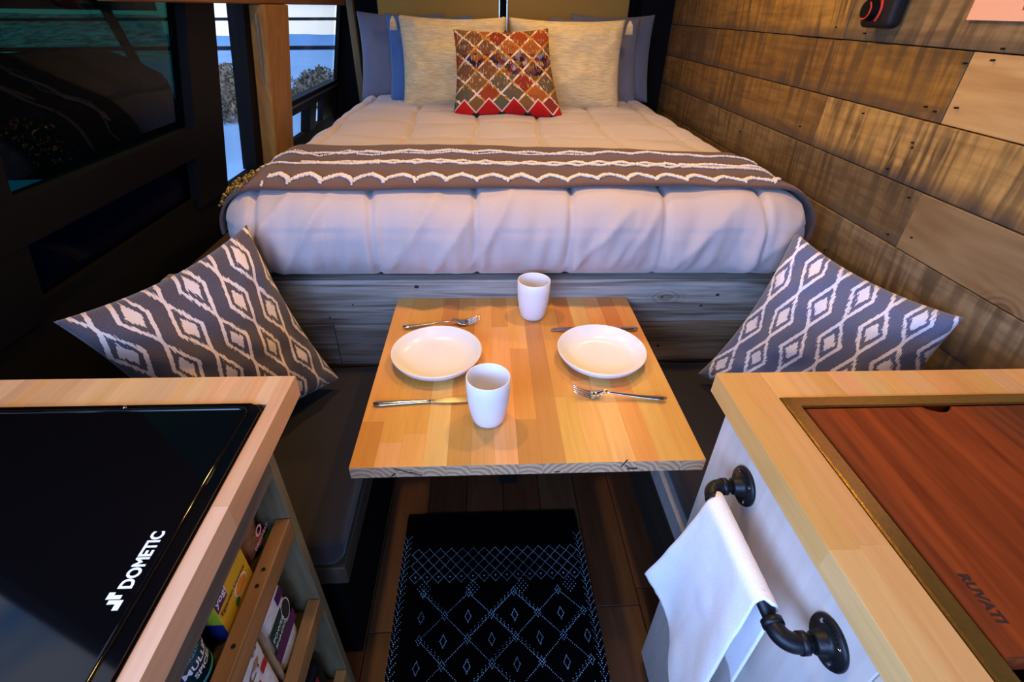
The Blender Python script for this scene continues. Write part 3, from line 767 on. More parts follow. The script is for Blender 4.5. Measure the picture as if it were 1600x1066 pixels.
def make_knife(label):
    t = thing('table_knife', label, 'knife', (0, 0, 0), 'steel knives on the table')
    bm = bmesh.new(); n = 14; rings = []
    for i in range(n+1):
        q = i/n; x = .115*q
        w_ = .0045+.0040*(1-q)**1.5; 
        if q < .10: w_ *= sqrt(max(.05, 1-((.10-q)/.10)**2))
        h = .0030+.0010*(1-q)
        rings.append([bm.verts.new((x, cos(2*pi*k/10)*w_, .0045+sin(2*pi*k/10)*h)) for k in range(10)])
    for a, b in zip(rings, rings[1:]):
        for k in range(10): bm.faces.new((a[k], a[(k+1) % 10], b[(k+1) % 10], b[k]))
    bm.faces.new(rings[0][::-1]); bm.faces.new(rings[-1]); link('handle', bm, M_steel, t, smooth=True)
    bm = bmesh.new()
    for x in (.1155, .1185, .123): bmesh.ops.create_cone(bm, cap_ends=True, segments=14, radius1=.0050, radius2=.0050, depth=.0018, matrix=Matrix.Translation((x, 0, .0048)) @ Matrix.Rotation(pi/2, 4, 'Y') @ Matrix.Diagonal((.8, 1, 1, 1)))
    link('collar', bm, M_steel, t, smooth=False)
    bm = bmesh.new(); out = [(.120, -.0045), (.135, -.0075), (.160, -.0090), (.190, -.0088), (.212, -.0060), (.222, .0010), (.222, .0040), (.205, .0058), (.16, .0062), (.120, .0045)]
    top = [bm.verts.new((x, y, .0052)) for x, y in out]; bot = [bm.verts.new((x, y, .0036)) for x, y in out]
    bm.faces.new(top[::-1]); bm.faces.new(bot)
    for k in range(len(out)): k2 = (k+1) % len(out); bm.faces.new((top[k], top[k2], bot[k2], bot[k]))
    bmesh.ops.recalc_face_normals(bm, faces=bm.faces[:])
    link('blade', bm, M_steel, t)
    return t
k1 = make_knife('steel knife in front of the left plate pointing at the cup')
lie(k1, (-.230, .760, .7200), math.atan2(.010, .19))
k2 = copy_tree(k1); k2['label'] = 'steel knife partly under the far side of the right plate'
lie(k2, (.382, 1.030, .7200), pi + math.atan2(.0, .23))

# ================================================================== COUNTERS
def counter_staves(root, rects, wst, seed, pal, z0, z1):
    rr = random.Random(seed)
    for (x0, x1, y0, y1) in rects:
        n = max(1, round((x1-x0)/wst)); wd = (x1-x0)/n
        for i in range(n):
            cuts = [y0]; y = y0+rr.uniform(.05, .5)
            while y < y1-.04: cuts.append(y); y += rr.uniform(.2, .5)
            cuts.append(y1)
            for a, b in zip(cuts, cuts[1:]):
                c = rr.choice(pal); c = tuple(q*rr.uniform(.94, 1.06) for q in c)
                link('stave', bx(x0+i*wd, x0+(i+1)*wd, a, b, z0, z1-rr.uniform(0, .0001), bev=.0003), M_but, root, c)
PC = [(.72, .47, .24), (.76, .52, .29), (.70, .43, .20), (.74, .50, .30), (.68, .42, .22)]
PCR = [(.74, .43, .15), (.77, .47, .19), (.72, .41, .14), (.75, .46, .20), (.70, .39, .13)]
lc = thing('countertop_left', 'butcher block worktop left of the aisle around the black glass cooktop', 'countertop', (-.55, .1, .862))
lc.name = 'worktop'
LX, LY = -.304, .630
counter_staves(lc, [(-.3245, LX, -.45, LY), (-.80, -.3245, .563, LY), (-.80, -.3245, -.45, -.12)], .0215, 3, PC, .862, .90)
rc = thing('worktop', 'butcher block worktop right of the aisle around the covered sink', 'countertop', (.68, .1, .862))
RX, RY = .377, .622
counter_staves(rc, [(RX, .4505, -.45, RY), (.4505, .985, .558, RY), (.4505, .985, -.45, .04)], .037, 5, PCR, .862, .90)

# cooktop with glass lid
ck = thing('cooktop', 'black glass lidded cooktop set into the left worktop', 'cooktop', (-.55, .2, .86))
def rrect(x0, x1, y0, y1, z0, z1, r, seg=8, bev=.0015):
    bm = bmesh.new(); pts = []
    for cx, cy, a0 in ((x1-r, y1-r, 0), (x0+r, y1-r, pi/2), (x0+r, y0+r, pi), (x1-r, y0+r, 3*pi/2)):
        for k in range(seg+1): pts.append((cx+r*cos(a0+pi/2*k/seg), cy+r*sin(a0+pi/2*k/seg)))
    b = [bm.verts.new((x, y, z0)) for x, y in pts]; t = [bm.verts.new((x, y, z1)) for x, y in pts]
    bm.faces.new(b[::-1]); tf = bm.faces.new(t)
    for k in range(len(pts)): k2 = (k+1) % len(pts); bm.faces.new((b[k], b[k2], t[k2], t[k]))
    if bev: bmesh.ops.bevel(bm, geom=list(tf.edges), offset=bev, segments=3, affect='EDGES', profile=.5)
    return bm
link('tray', rrect(-.79, -.3250, -.115, .562, .865, .8985, .020), M_black, ck)
link('glass_lid', rrect(-.785, -.3265, -.11, .5605, .8985, .9045, .019, bev=.0022), M_glasstop, ck)
bm = bmesh.new(); pts = []
for cx, cy, a0 in ((-.357, .537, 0), (-.763, .537, pi/2), (-.763, -.088, pi), (-.357, -.088, 3*pi/2)):
    for k in range(7): pts.append((cx+.012*cos(a0+pi/12*k), cy+.012*sin(a0+pi/12*k), .9042))
tube(bm, pts+[pts[0]], .0030, 14, False); link('rim', bm, M_glasstop, ck, smooth=True)
M_screw = M_steel
link('rivet', lathe([(0, .0022), (.002, .0020), (.0028, 0)], (-.520, .5555, .9044), 12), M_screw, ck, smooth=True)
lettering('DOMETIC', 'lettering', M_white, (-.356, .283, .9048), (0, 1, 0), (-1, 0, 0), .0185, ck, .0001, bold=.035, xs=.80)
bm = bmesh.new()       # the two-bar emblem
for (a, b_, c, d) in ((0, .010, 0, .005), (0, .004, 0, .011), (.011, .021, .005, .010), (.017, .021, -.001, .010)):
    pass
def poly(bm, pts, z, th=.0002):
    t = [bm.verts.new((x, y, z)) for x, y in pts]; b = [bm.verts.new((x, y, z-th)) for x, y in pts]
    bm.faces.new(t); bm.faces.new(b[::-1])
    for k in range(len(pts)): k2 = (k+1) % len(pts); bm.faces.new((t[k], b[k], b[k2], t[k2]))
ex, ey = -.356, .262
for pts in ([(0, 0), (-.006, 0), (-.006, .006), (-.014, .006), (-.014, .010), (0, .010)], [(-.004, .011), (-.018, .011), (-.018, .018), (-.012, .018), (-.012, .015), (-.004, .015)]):
    poly(bm, [(ex+a, ey+b_) for a, b_ in pts][::-1], .9050)
bmesh.ops.recalc_face_normals(bm, faces=bm.faces[:])
link('emblem', bm, M_white, ck)

# sink with fitted cutting board
sk = thing('sink', 'brass toned sink rim set into the right worktop', 'sink', (.7, .3, .70))
SX0, SY1, SX1, SY0 = .4515, .557, .975, .045
IX0, IY1, IX1, IY0 = .4745, .534, .950, .068
def ring_frame(x0, x1, y0, y1, ix0, ix1, iy0, iy1, z0, z1):
    bm = bmesh.new(); O = [(x0, y0), (x1, y0), (x1, y1), (x0, y1)]; I = [(ix0, iy0), (ix1, iy0), (ix1, iy1), (ix0, iy1)]
    vo = [[bm.verts.new((x, y, z)) for x, y in O] for z in (z0, z1)]; vi = [[bm.verts.new((x, y, z)) for x, y in I] for z in (z0, z1)]
    for k in range(4):
        k2 = (k+1) % 4
        bm.faces.new((vo[1][k], vo[1][k2], vi[1][k2], vi[1][k])); bm.faces.new((vo[0][k2], vo[0][k], vi[0][k], vi[0][k2]))
        bm.faces.new((vo[0][k], vo[0][k2], vo[1][k2], vo[1][k])); bm.faces.new((vi[0][k2], vi[0][k], vi[1][k], vi[1][k2]))
    return bm
bm = ring_frame(SX0, SX1, SY0, SY1, IX0, IX1, IY0, IY1, .895, .9025)
bmesh.ops.bevel(bm, geom=[e for e in bm.edges if all(v.co.z > .902 for v in e.verts) and (abs(e.verts[0].co.x-e.verts[1].co.x) < 1e-5 or abs(e.verts[0].co.y-e.verts[1].co.y) < 1e-5)], offset=.002, segments=2, affect='EDGES')
link('rim', bm, M_sinkrim, sk)
bm = ring_frame(IX0-.002, IX1+.002, IY0-.002, IY1+.002, IX0+.0, IX1-.0, IY0+.0, IY1-.0, .72, .896)
link('basin', bm, M_sinkrim, sk)
link('ledge', ring_frame(IX0, IX1, IY0, IY1, IX0+.012, IX1-.012, IY0+.012, IY1-.012, .873, .876), M_steel, sk)
link('basin_floor', bx(IX0, IX1, IY0, IY1, .715, .72), M_steel, sk)
# cutting board with a finger notch in its far edge
bm = bmesh.new(); bx0, bx1, by0, by1 = .4775, .947, .188, .5305
pts = [(bx0, by0), (bx1, by0), (bx1, by1)]
nx, nr = .683, .024
for kk in range(13):
    a = pi*kk/12; pts.append((nx+nr*cos(a), by1-.55*nr*sin(a)))
pts.append((bx0, by1))
t = [bm.verts.new((x, y, .9015)) for x, y in pts]; b_ = [bm.verts.new((x, y, .8765)) for x, y in pts]
tf = bm.faces.new(t); bm.faces.new(b_[::-1])
for kk in range(len(pts)): k2_ = (kk+1) % len(pts); bm.faces.new((b_[kk], b_[k2_], t[k2_], t[kk]))
bmesh.ops.bevel(bm, geom=list(tf.edges), offset=.0012, segments=2, affect='EDGES')
cb = link('cutting_board', bm, M_mahog, color=(.30, .060, .012)); tag(cb, 'red brown wooden cutting board fitted over the sink', 'cutting board')
lettering('RUVATI', 'lettering', M_burn, (.497, .270, .9017), (0, -1, 0), (1, 0, 0), .0155, cb, .0001, bold=.045, xs=.96, shear=.12)

# right cabinet with whitewashed panels
rcab = thing('kitchen_cabinet', 'whitewashed wooden cabinet under the right worktop', 'cabinet', (.68, .05, 0))
WP = (.62, .58, .56)
for (y0, y1, c) in ((.2003, .575, WP), (.02, .1998, (.60, .55, .50)), (-.45, .0195, WP)):
    link('side_panel', bx(.386, .404, y0, y1, .035, .8618, bev=.0015), M_white_wood, rcab, c)
link('end_panel', bx(.404, .985, .557, .575, .035, .8618, bev=.0015), M_white_wood, rcab, (.5, .46, .42))
link('carcass', bx(.4045, .98, -.45, .5565, .035, .70), M_blackdeep, rcab)
link('plinth', bx(.43, .98, -.45, .55, .0, .035), M_black, rcab)
# towel bar made of pipe fittings
tbk = thing('towel_bar', 'black iron pipe towel bar on the side of the right cabinet', 'towel bar', (.35, .36, .77))
BZ, BX = .802, .330
def flange(y):
    bm = bmesh.new()
    prof = [(0, 0), (.030, 0), (.0305, .003), (.029, .0055), (.017, .0065), (.0135, .010), (.0125, .020), (.011, .021), (0, .021)]
    lathe(prof, (0, 0, 0), 32, bm)
    m_ = Matrix.Translation((.386, y, BZ)) @ Matrix.Rotation(-pi/2, 4, 'Y')
    for v in bm.verts: v.co = m_ @ v.co
    bmesh.ops.recalc_face_normals(bm, faces=bm.faces[:])
    f = link('flange', bm, M_iron, tbk, smooth=True)
    bm = bmesh.new()
    for kk in range(4):
        a = pi/4+pi/2*kk; bmesh.ops.create_cone(bm, cap_ends=True, segments=10, radius1=.0032, radius2=.0022, depth=.002, matrix=Matrix.Translation((.386-.0068, y+.0225*cos(a), BZ+.0225*sin(a))) @ Matrix.Rotation(-pi/2, 4, 'Y'))
    link('screw', bm, M_steel, f)
    bm = bmesh.new()
    for kk in range(9):
        a = .9+kk*.17; c0 = Vector((.386-.0068, y+.0235*cos(a), BZ+.0235*sin(a)))
        bmesh.ops.create_cube(bm, size=1, matrix=Matrix.Translation(c0) @ Matrix.Rotation(a, 4, 'X') @ Matrix.Diagonal((.0012, .003, .0012, 1)))
    link('cast_mark', bm, M_iron, f)
for y, s in ((.471, -1), (.251, 1)):
    flange(y)
    bm = bmesh.new(); tube(bm, [(.368, y, BZ), (BX+.018, y, BZ)], .0082, 20); link('nipple', bm, M_iron, tbk, smooth=True)
    bm = bmesh.new(); pts = []; rr_ = []
    for kk in range(11):
        a = pi/2*kk/10; pts.append((BX+.018-.018*sin(a), y+s*.018*(1-cos(a)), BZ)); rr_.append(.0112)
    pts = [(BX+.024, y, BZ)] + pts + [(BX, y+s*.024, BZ)]; rr_ = [.0112]+rr_+[.0112]
    tube(bm, pts, rr_, 20)
    tube(bm, [(BX+.027, y, BZ), (BX+.019, y, BZ)], .0128, 20); tube(bm, [(BX, y+s*.019, BZ), (BX, y+s*.027, BZ)], .0128, 20)
    link('elbow', bm, M_iron, tbk, smooth=True)
bm = bmesh.new(); tube(bm, [(BX, .271, BZ), (BX, .451, BZ)], .0082, 20); link('pipe', bm, M_iron, tbk, smooth=True)

# towel folded over the bar
def towel_pt(u, s):
    """u 0..1 along the bar, s = arc length from bar top; negative = wall side"""
    yb0, yb1 = .288, .452; R_ = .0125
    y = yb0+(yb1-yb0)*u
    if abs(s) < R_*pi/2: a = s/R_; px, pz = BX-sin(a)*R_, BZ+cos(a)*R_; drop = 0
    else:
        drop = abs(s)-R_*pi/2; px = BX - (R_ if s > 0 else -R_); pz = BZ-drop
    if s > 0:
        k = min(1, drop/.30)
        # the cloth hangs from a gathered top and fans out below
        y = .36 + (y-.36)*(1-.10*(1-k)) + k*(.045*(u-.2)+ .0)
        px -= .010*k + .012*sin(u*pi*2.2+.5)*k + .007*sin(u*11+drop*9)*k + .05*k*max(0, u-.55)
        pz += -.02*k*sin(u*pi)
    else: px += .006*sin(u*9)*min(1, drop/.1)
    return Vector((px, y, pz))
bm = bmesh.new(); nu, ns = 40, 90
def scl(i, j):
    u = i/nu
    Lf = .26 + .13*(1-u) ; Lb = .22
    s = -Lb + (Lf+Lb)*j/ns
    p = towel_pt(u, s); n = noise.noise(Vector((p.y*22, p.z*14, 2)))*.004 + noise.noise(Vector((p.y*7, p.z*9, 6)))*.005
    if s > 0: p.x -= max(0, n)*min(1, s/.05)
    if j == 0 or j == ns: p.z += .0015*sin(i*2.3)
    return p
g = [[bm.verts.new(scl(i, j)) for j in range(ns+1)] for i in range(nu+1)]
for i in range(nu):
    for j in range(ns): bm.faces.new((g[i][j], g[i+1][j], g[i+1][j+1], g[i][j+1]))
o = link('hand_towel', bm, M_towel, smooth=True)
md = o.modifiers.new('thickness', 'SOLIDIFY'); md.thickness = .003; md.offset = 0
tag(o, 'white cotton towel hanging over the black pipe bar', 'towel')

# left cabinet with open shelves
lcab = thing('shelf_cabinet', 'reclaimed wood cabinet with open shelves under the left worktop', 'cabinet', (-.55, .1, 0))
GW = (.24, .19, .11)
link('end_panel', bx(-.80, -.322, .513, .533, .0, .8618, bev=.0015), M_old_z, lcab, (.27, .21, .11))
link('end_panel', bx(-.80, -.322, -.42, -.40, .0, .8618, bev=.0015), M_old_z, lcab, GW)
link('back_panel', bx(-.80, -.60, -.40, .513, .0, .8618), M_blackdeep, lcab)
link('top_rail', bx(-.340, -.322, -.399, .5125, .802, .8618, bev=.0015), M_old_y, lcab, (.17, .14, .12))
for zr, zs in ((.700, .660), (.456, .415), (.160, .12)):
    link('rail', bx(-.344, -.321, -.399, .5125, zr-.042, zr, bev=.0015), M_old_y, lcab, (.38, .185, .06) if zr > .6 else (.46, .26, .09))
    link('shelf', bx(-.60, -.3445, -.399, .5125, zs-.015, zs, bev=.001), M_old_y, lcab, (.10, .07, .045))
bm = bmesh.new()
for (y, z) in ((.40, .700), (.425, .700), (.32, .700), (.385, .69)):
    bmesh.ops.create_cone(bm, cap_ends=True, segments=8, radius1=.003, radius2=.003, depth=.002, matrix=Matrix.Translation((-.331, y, z)))
tag(link('nail_heads', bm, M_black, lcab), kind='stuff')

# ---- goods on the shelves
YEL = plain('yellow_tea_carton', (.70, .40, .02), .45, bmp=0, var=.05); PUR = plain('purple_print', (.09, .012, .09), .45, bmp=0); LIM = plain('lime_print', (.45, .55, .03), .5, bmp=0)
DKG = plain('dark_green_print', (.005, .045, .03), .5, bmp=0); NAV = plain('navy_print', (.012, .02, .18), .5, bmp=0); ORA = plain('orange_print', (.75, .26, .02), .5, bmp=0)
TEA_B = plain('dark_teal_label', (.008, .03, .045), .4, bmp=0); BRN = plain('brown_muffin', (.26, .10, .03), .8, bmp=.5, nscale=90, bd=.003); SEED = plain('black_seeds', (.02, .015, .012), .8, nscale=300, bmp=.8)
WHB = plain('white_bag_film', (.78, .78, .82), .35, bmp=.05); REDP = plain('red_print', (.45, .02, .02), .5, bmp=0); CYN = plain('cyan_print', (.05, .4, .6), .5, bmp=0); KRAFT = plain('kraft_paper', (.38, .22, .10), .7); PINK = plain('pink_print', (.75, .30, .40), .5, bmp=0)
M_film = glass('clear_plastic_film', (.9, .9, .95))
# tea box: front faces the aisle (+x), leaning back a little
tb_ = thing('tea_box', 'yellow licorice tea carton on the top shelf between jar and muffin bag', 'box', (-.385, .385, .6605))
link('carton', bx(-.415, -.3555, .348, .434, .6605, .7535, bev=.0008), YEL, tb_)
def side_rect(y0, y1, z0, z1, x): return bx(x-.0003, x, y0, y1, z0, z1)
FX = -.3552
link('logo_panel', rrect(0, 0, 0, 0, 0, 0, 0) if False else side_rect(.349, .376, .724, .753, FX), PUR, tb_)
link('purple_corner', side_rect(.405, .4335, .6615, .672, FX), PUR, tb_)
link('side_print', bx(-.4145, -.356, .3475, .3480, .661, .70), NAV, tb_); link('side_print', bx(-.4145, -.356, .3475, .3480, .70, .753), LIM, tb_)
def disc(y, z, ry, rz, x, n=28):
    bm = bmesh.new(); vs = [bm.verts.new((x, y+ry*cos(2*pi*k/n), z+rz*sin(2*pi*k/n))) for k in range(n)]; bm.faces.new(vs)
    r = bmesh.ops.extrude_face_region(bm, geom=bm.faces[:]); bmesh.ops.translate(bm, vec=(-.0003, 0, 0), verts=[v for v in r['geom'] if isinstance(v, bmesh.types.BMVert)])
    bmesh.ops.recalc_face_normals(bm, faces=bm.faces[:]); return bm
link('cup_print', disc(.404, .700, .0175, .013, FX+.0002), WHB, tb_); link('tea_print', disc(.404, .700, .0155, .011, FX+.0005), ORA, tb_)
link('leaf_print', disc(.386, .688, .006, .006, FX+.0006), plain('leaf_print', (.04, .12, .01), .5, bmp=0), tb_)
lettering('yogi', 'lettering', M_white, (FX+.0006, .351, .734), (0, 1, 0), (0, 0, 1), .0165, tb_, .0001, bold=.01)
lettering('Egyptian Licorice', 'lettering', M_burn, (FX+.0006, .352, .7125), (0, 1, 0), (0, 0, 1), .0105, tb_, .0001)
# jar of spices
jr = thing('spice_jar', 'dark teal labelled jar of spices at the near end of the top shelf', 'jar', (-.393, .300, .6605))
link('body', lathe([(0, 0), (.030, 0), (.034, .004), (.034, .100), (.030, .112), (.024, .118), (.024, .122), (0, .122)], (-.393, .300, .6605), 40), M_glasstop, jr, smooth=True)
link('lid', lathe([(0, .134), (.027, .134), (.028, .132), (.028, .120), (0, .120)], (-.393, .300, .6605), 40), M_black, jr)
link('label_wrap', lathe([(.0342, .008), (.0346, .008), (.0346, .096), (.0342, .096)], (-.393, .300, .6605), 48), TEA_B, jr, smooth=True)
def wrap_text(s, z, size, m, th0, parent, cx, cy, R_, bold=.02, name='lettering'):
    o = lettering(s, name, m, (0, 0, 0), (1, 0, 0), (0, 1, 0), size, None, .0001, bold=bold)
    me = o.data; org = o.location.copy()
    pts = [v.co + org for v in me.vertices]
    for v, p_ in zip(me.vertices, pts):
        a = th0 + p_.x/R_; v.co = Vector((cx+cos(a)*(R_+p_.z), cy+sin(a)*(R_+p_.z), z+p_.y))
    loc = Vector((cx, cy, z)); 
    for v in me.vertices: v.co -= loc
    o.parent = parent; o.location = loc - wloc(parent); return o
wrap_text('MULLING', .712, .0155, M_white, -.75, jr, -.393, .300, .0349)
wrap_text('SPICES', .697, .0125, M_white, -.45, jr, -.393, .300, .0349)
wrap_text('URBAN', .732, .008, CYN, -.5, jr, -.393, .300, .0349, 0)
link('label_band', lathe([(.0347, .014), (.0350, .014), (.0350, .021), (.0347, .021)], (-.393, .300, .6605), 48), CYN, jr, smooth=True)
# muffin bag
mb = thing('muffin_bag', 'bag of brown muffins with pink print at the far end of the top shelf', 'bag', (-.395, .470, .6605))
def blob(x0, x1, y0, y1, z0, z1, r, amp, seed):
    return rbox(x0, x1, y0, y1, z0, z1, r, .006, lambda p, n: noise.noise(p*38+Vector((seed, 0, 0)))*amp)
link('muffins', blob(-.435, -.358, .442, .503, .6605, .752, .026, .008, 3), BRN, mb, smooth=True)
lettering('O', 'lettering', PINK, (-.3512, .466, .714), (0, 1, 0), (0, 0, 1), .024, mb, .0001, bold=.03)
link('green_panel', side_rect(.485, .500, .655, .695, -.3512), plain('green_print', (.01, .16, .03), .5, bmp=0), mb)
lettering('OROWEAT', 'lettering', PINK, (-.3508, .452, .703), (0, 1, 0), (0, 0, 1), .0095, mb, .0001, bold=.02)
link('bag_neck', blob(-.425, -.385, .455, .495, .742, .775, .012, .006, 8), M_film, mb, smooth=True)
# second shelf
b1 = thing('seed_snack_bag', 'white purple and green bag of seed snacks at the far end of the middle shelf', 'bag', (-.385, .435, .4155))
link('pouch', rbox(-.410, -.352, .392, .480, .4155, .612, .022, .006, lambda p, n: noise.noise(p*25)*.002), WHB, b1, smooth=True)
SXB = -.3505
link('purple_print', side_rect(.444, .468, .560, .585, SXB), PUR, b1); link('purple_print', side_rect(.394, .4750, .470, .500, SXB), PUR, b1)
link('green_print', side_rect(.400, .448, .500, .552, SXB), DKG, b1); link('seed_window', disc(.458, .528, .013, .022, SXB+.0002), SEED, b1)
link('white_outline', disc(.458, .528, .0150, .0245, SXB), WHB, b1)
lettering('POWER', 'lettering', M_white, (SXB+.0004, .402, .524), (0, 1, 0), (0, 0, 1), .013, b1, .0001); lettering('SNACKS', 'lettering', M_white, (SXB+.0004, .402, .508), (0, 1, 0), (0, 0, 1), .012, b1, .0001)
b2 = thing('white_snack_bag', 'white snack bag with red print near the front of the middle shelf', 'bag', (-.385, .33, .4155))
link('pouch', rbox(-.412, -.350, .285, .386, .4155, .612, .018, .006, lambda p, n: noise.noise(p*22)*.002), WHB, b2, smooth=True)
link('kraft_back', bx(-.375, -.348, .3862, .3905, .4155, .610, bev=.001), KRAFT, b2)
lettering('ICY', 'lettering', plain('brown_ink', (.10, .03, .015), .6, bmp=0), (-.3484, .322, .560), (0, 1, 0), (0, 0, 1), .026, b2, .0001)
lettering('ES', 'lettering', plain('brown_ink_two', (.10, .03, .015), .6, bmp=0), (-.3484, .352, .592), (0, 1, 0), (0, 0, 1), .017, b2, .0001)
link('red_print', side_rect(.355, .372, .535, .553, -.3482), REDP, b2); link('red_print', side_rect(.318, .345, .528, .540, -.3482), REDP, b2)
link('leaf_print', disc(.352, .575, .009, .007, -.3482), KRAFT, b2)
b3 = thing('red_packet', 'dark packet with a red stripe on the lowest shelf', 'packet', (-.385, .45, .1205))
link('pouch', rbox(-.415, -.352, .395, .495, .1205, .270, .018, .01), M_black, b3, smooth=True); link('red_stripe', side_rect(.445, .460, .16, .262, -.3505), REDP, b3)

# ================================================================== RUG
RX0, RX1, RY0, RY1 = -.262, .300, -.35, 1.03
rg = thing('rug', 'black runner rug with pale blue stitched diamonds on the aisle floor', 'rug', (.02, .35, 0))
def rug_disp(p, n): return noise.noise(Vector((p.x*9, p.y*9, 0)))*.0012
bm = rbox(RX0, RX1, RY0, RY1, .0005, .008, .003, .02, rug_disp)
for v in bm.verts:
    k = (v.co.y-.5)/.5; v.co.x += .012*(v.co.x > 0)*(-k)*1.0
link('pile', bm, M_rug, rg)
bm = bmesh.new()
def dot(x, y, r=.0019):
    for s in ((1, 0), (0, 1)): pass
    t = bm.verts.new((x, y, .0108)); q = [bm.verts.new((x+r*a, y+r*b, .0078)) for a, b in ((1, 0), (0, 1), (-1, 0), (0, -1))]
    for k in range(4): bm.faces.new((t, q[k], q[(k+1) % 4]))
def dline(x0, y0, x1, y1, sp=.0052, r=.0017, jit=.0006):
    L = math.hypot(x1-x0, y1-y0); n = max(1, int(L/sp))
    for i in range(n+1):
        dot(x0+(x1-x0)*i/n+random.uniform(-jit, jit), y0+(y1-y0)*i/n+random.uniform(-jit, jit), r)
def diamond(cx, cy, a, b, **k):
    P4 = [(cx+a, cy), (cx, cy+b), (cx-a, cy), (cx, cy-b)]
    for i in range(4): dline(*P4[i], *P4[(i+1) % 4], **k)
random.seed(5)
# band of small diamonds
nx_ = 15; x0_, x1_ = RX0+.03, RX1-.03; dx_ = (x1_-x0_)/nx_
for r_ in range(3):
    for i in range(nx_):
        cx, cy = x0_+dx_*(i+.5), .900-.036*r_-.018
        diamond(cx, cy, dx_*.5, .018, sp=.0045, r=.0013)
        if r_ == 2: dot(cx, cy, .003)
for i in range(nx_-1): pass
# big lattice with combs and small diamonds
cw = .128; ch = .062
for row in range(0, 16):
    yc = .760 - ch*row*1.0
    for i in range(-1, 5):
        xc = RX0+.075+cw*i + (cw/2 if row % 2 else 0)
        if RX0+.02 < xc < RX1-.02:
            for sx in (-1, 1):
                xe = xc+sx*cw/2
                if RX0+.015 < xe < RX1-.015:
                    dline(xc, yc, xe, yc-ch, sp=.0058, r=.0017)
                    if (i+row) % 2 == 0:
                        for q in (.25, .4, .55, .7, .85):
                            px, py = xc+sx*cw/2*q, yc-ch*q
                            dline(px, py, px+sx*.0, py+.012, sp=.005, r=.0014)
            diamond(xc, yc, .008, .012, sp=.004, r=.0014)
            if yc-ch > -.3: diamond(xc, yc-ch-.004, .008, .016, sp=.004, r=.0016)
for i in range(4):   # four tufted medallions under the band
    cx = RX0+.075+.14*i; cy = .775
    for a in range(-3, 4):
        for b2_ in range(-3, 4):
            if abs(a)+abs(b2_) <= 3 and (a+b2_) % 2: dot(cx+a*.006, cy+b2_*.007, .0018)
# fern borders
for xb, s in ((RX0+.010, 1), (RX1-.012, -1)):
    y = .93
    while y > -.3:
        xx = xb + (.012*(-(y-.5)/.5) if s < 0 else 0)
        dot(xx, y, .0022); dot(xx, y-.006, .0018)
        for q in range(1, 4):
            dot(xx+q*.0040, y+q*.0048, .0016); dot(xx-q*.0030, y+q*.0048, .0014)
        y -= .020
tag(link('stitching', bm, M_stitch, rg), kind='stuff')

# ================================================================== WALL THINGS
rm = thing('heater_remote', 'black wall controller with a red dial arc on the plank wall', 'controller', (.985, 1.42, 1.372))
link('body', rbox(.958, .997, 1.345, 1.455, 1.368, 1.55, .014, .006), M_black, rm, smooth=True)
bm = bmesh.new(); bmesh.ops.create_cone(bm, cap_ends=True, segments=28, radius1=.024, radius2=.021, depth=.016, matrix=Matrix.Translation((.950, 1.415, 1.405)) @ Matrix.Rotation(-pi/2, 4, 'Y')); link('dial', bm, M_rubber, rm)
bm = bmesh.new(); tube(bm, [(.9565, 1.415+.034*cos(a), 1.405+.034*sin(a)) for a in [(-1.0+k*.25)+pi*.75 for k in range(11)]], .003, 8); link('red_arc', bm, plain('red_indicator', (.55, .03, .01), .5, bmp=0), rm)
bm = bmesh.new(); tube(bm, [(.9405, 1.415+.019*cos(a), 1.405+.019*sin(a)) for a in [k*.25+2.2 for k in range(13)]], .0018, 8); link('red_arc', bm, bpy.data.materials['red_indicator'], rm)
link('mark', bx(.9565, .9575, 1.395, 1.425, 1.448, 1.453), M_white, rm)
ps = thing('poster', 'peach paper poster with dark red print on the plank wall', 'poster', (.995, .9, 1.389))
link('paper', bx(.9945, .9965, .72, 1.163, 1.3895, 1.92), M_paper, ps)
for (y0, y1, z0) in ((1.028, 1.046, 1.408), (.995, 1.012, 1.402), (.93, .95, 1.40)):
    bm = bmesh.new(); tube(bm, [(.9943, (y0+y1)/2, z0), (.9943, (y0+y1)/2+.005, z0+.03), (.9943, (y0+y1)/2+.004, z0+.08)], [.010, .009, .007], 8)
    for v in bm.verts: v.co.x = .9943+(v.co.x-.9943)*.03
    link('printed_mark', bm, M_red, ps)

# ================================================================== OUTSIDE
def terrain():
    bm = bmesh.new(); g = []
    ys = [-6+1.1*i for i in range(12)] + [7+2.2*i for i in range(14)] + [40+7*i for i in range(22)]
    xs = [-1.4-.8*i for i in range(12)] + [-11-2.5*i for i in range(12)] + [-42-8*i for i in range(14)]
    for x in xs:
        row = []
        for y in ys:
            d = math.hypot(x, y); z = -.75 - .03*min(d, 40) - .06*max(0, d-40)
            z += .35*noise.noise(Vector((x*.12, y*.12, 0)))*min(1, d/8)*.4 + .06*noise.noise(Vector((x*.7, y*.7, 3)))
            row.append(bm.verts.new((x, y, z)))
        g.append(row)
    for i in range(len(xs)-1):
        for j in range(len(ys)-1): bm.faces.new((g[i][j], g[i][j+1], g[i+1][j+1], g[i+1][j]))
    bmesh.ops.recalc_face_normals(bm, faces=bm.faces[:])
    for f in bm.faces:
        if f.normal.z < 0: f.normal_flip()
    return bm
tag(link('snowy_ground', terrain(), M_snow, smooth=True, origin=(-3, 3, -1)), kind='structure')
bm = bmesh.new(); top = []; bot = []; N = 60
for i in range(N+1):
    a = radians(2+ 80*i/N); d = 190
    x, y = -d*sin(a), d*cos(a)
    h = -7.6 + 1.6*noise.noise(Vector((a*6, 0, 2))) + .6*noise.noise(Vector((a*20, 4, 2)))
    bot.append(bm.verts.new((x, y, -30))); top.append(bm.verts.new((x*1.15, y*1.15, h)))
for i in range(N): bm.faces.new((bot[i], top[i], top[i+1], bot[i+1]))
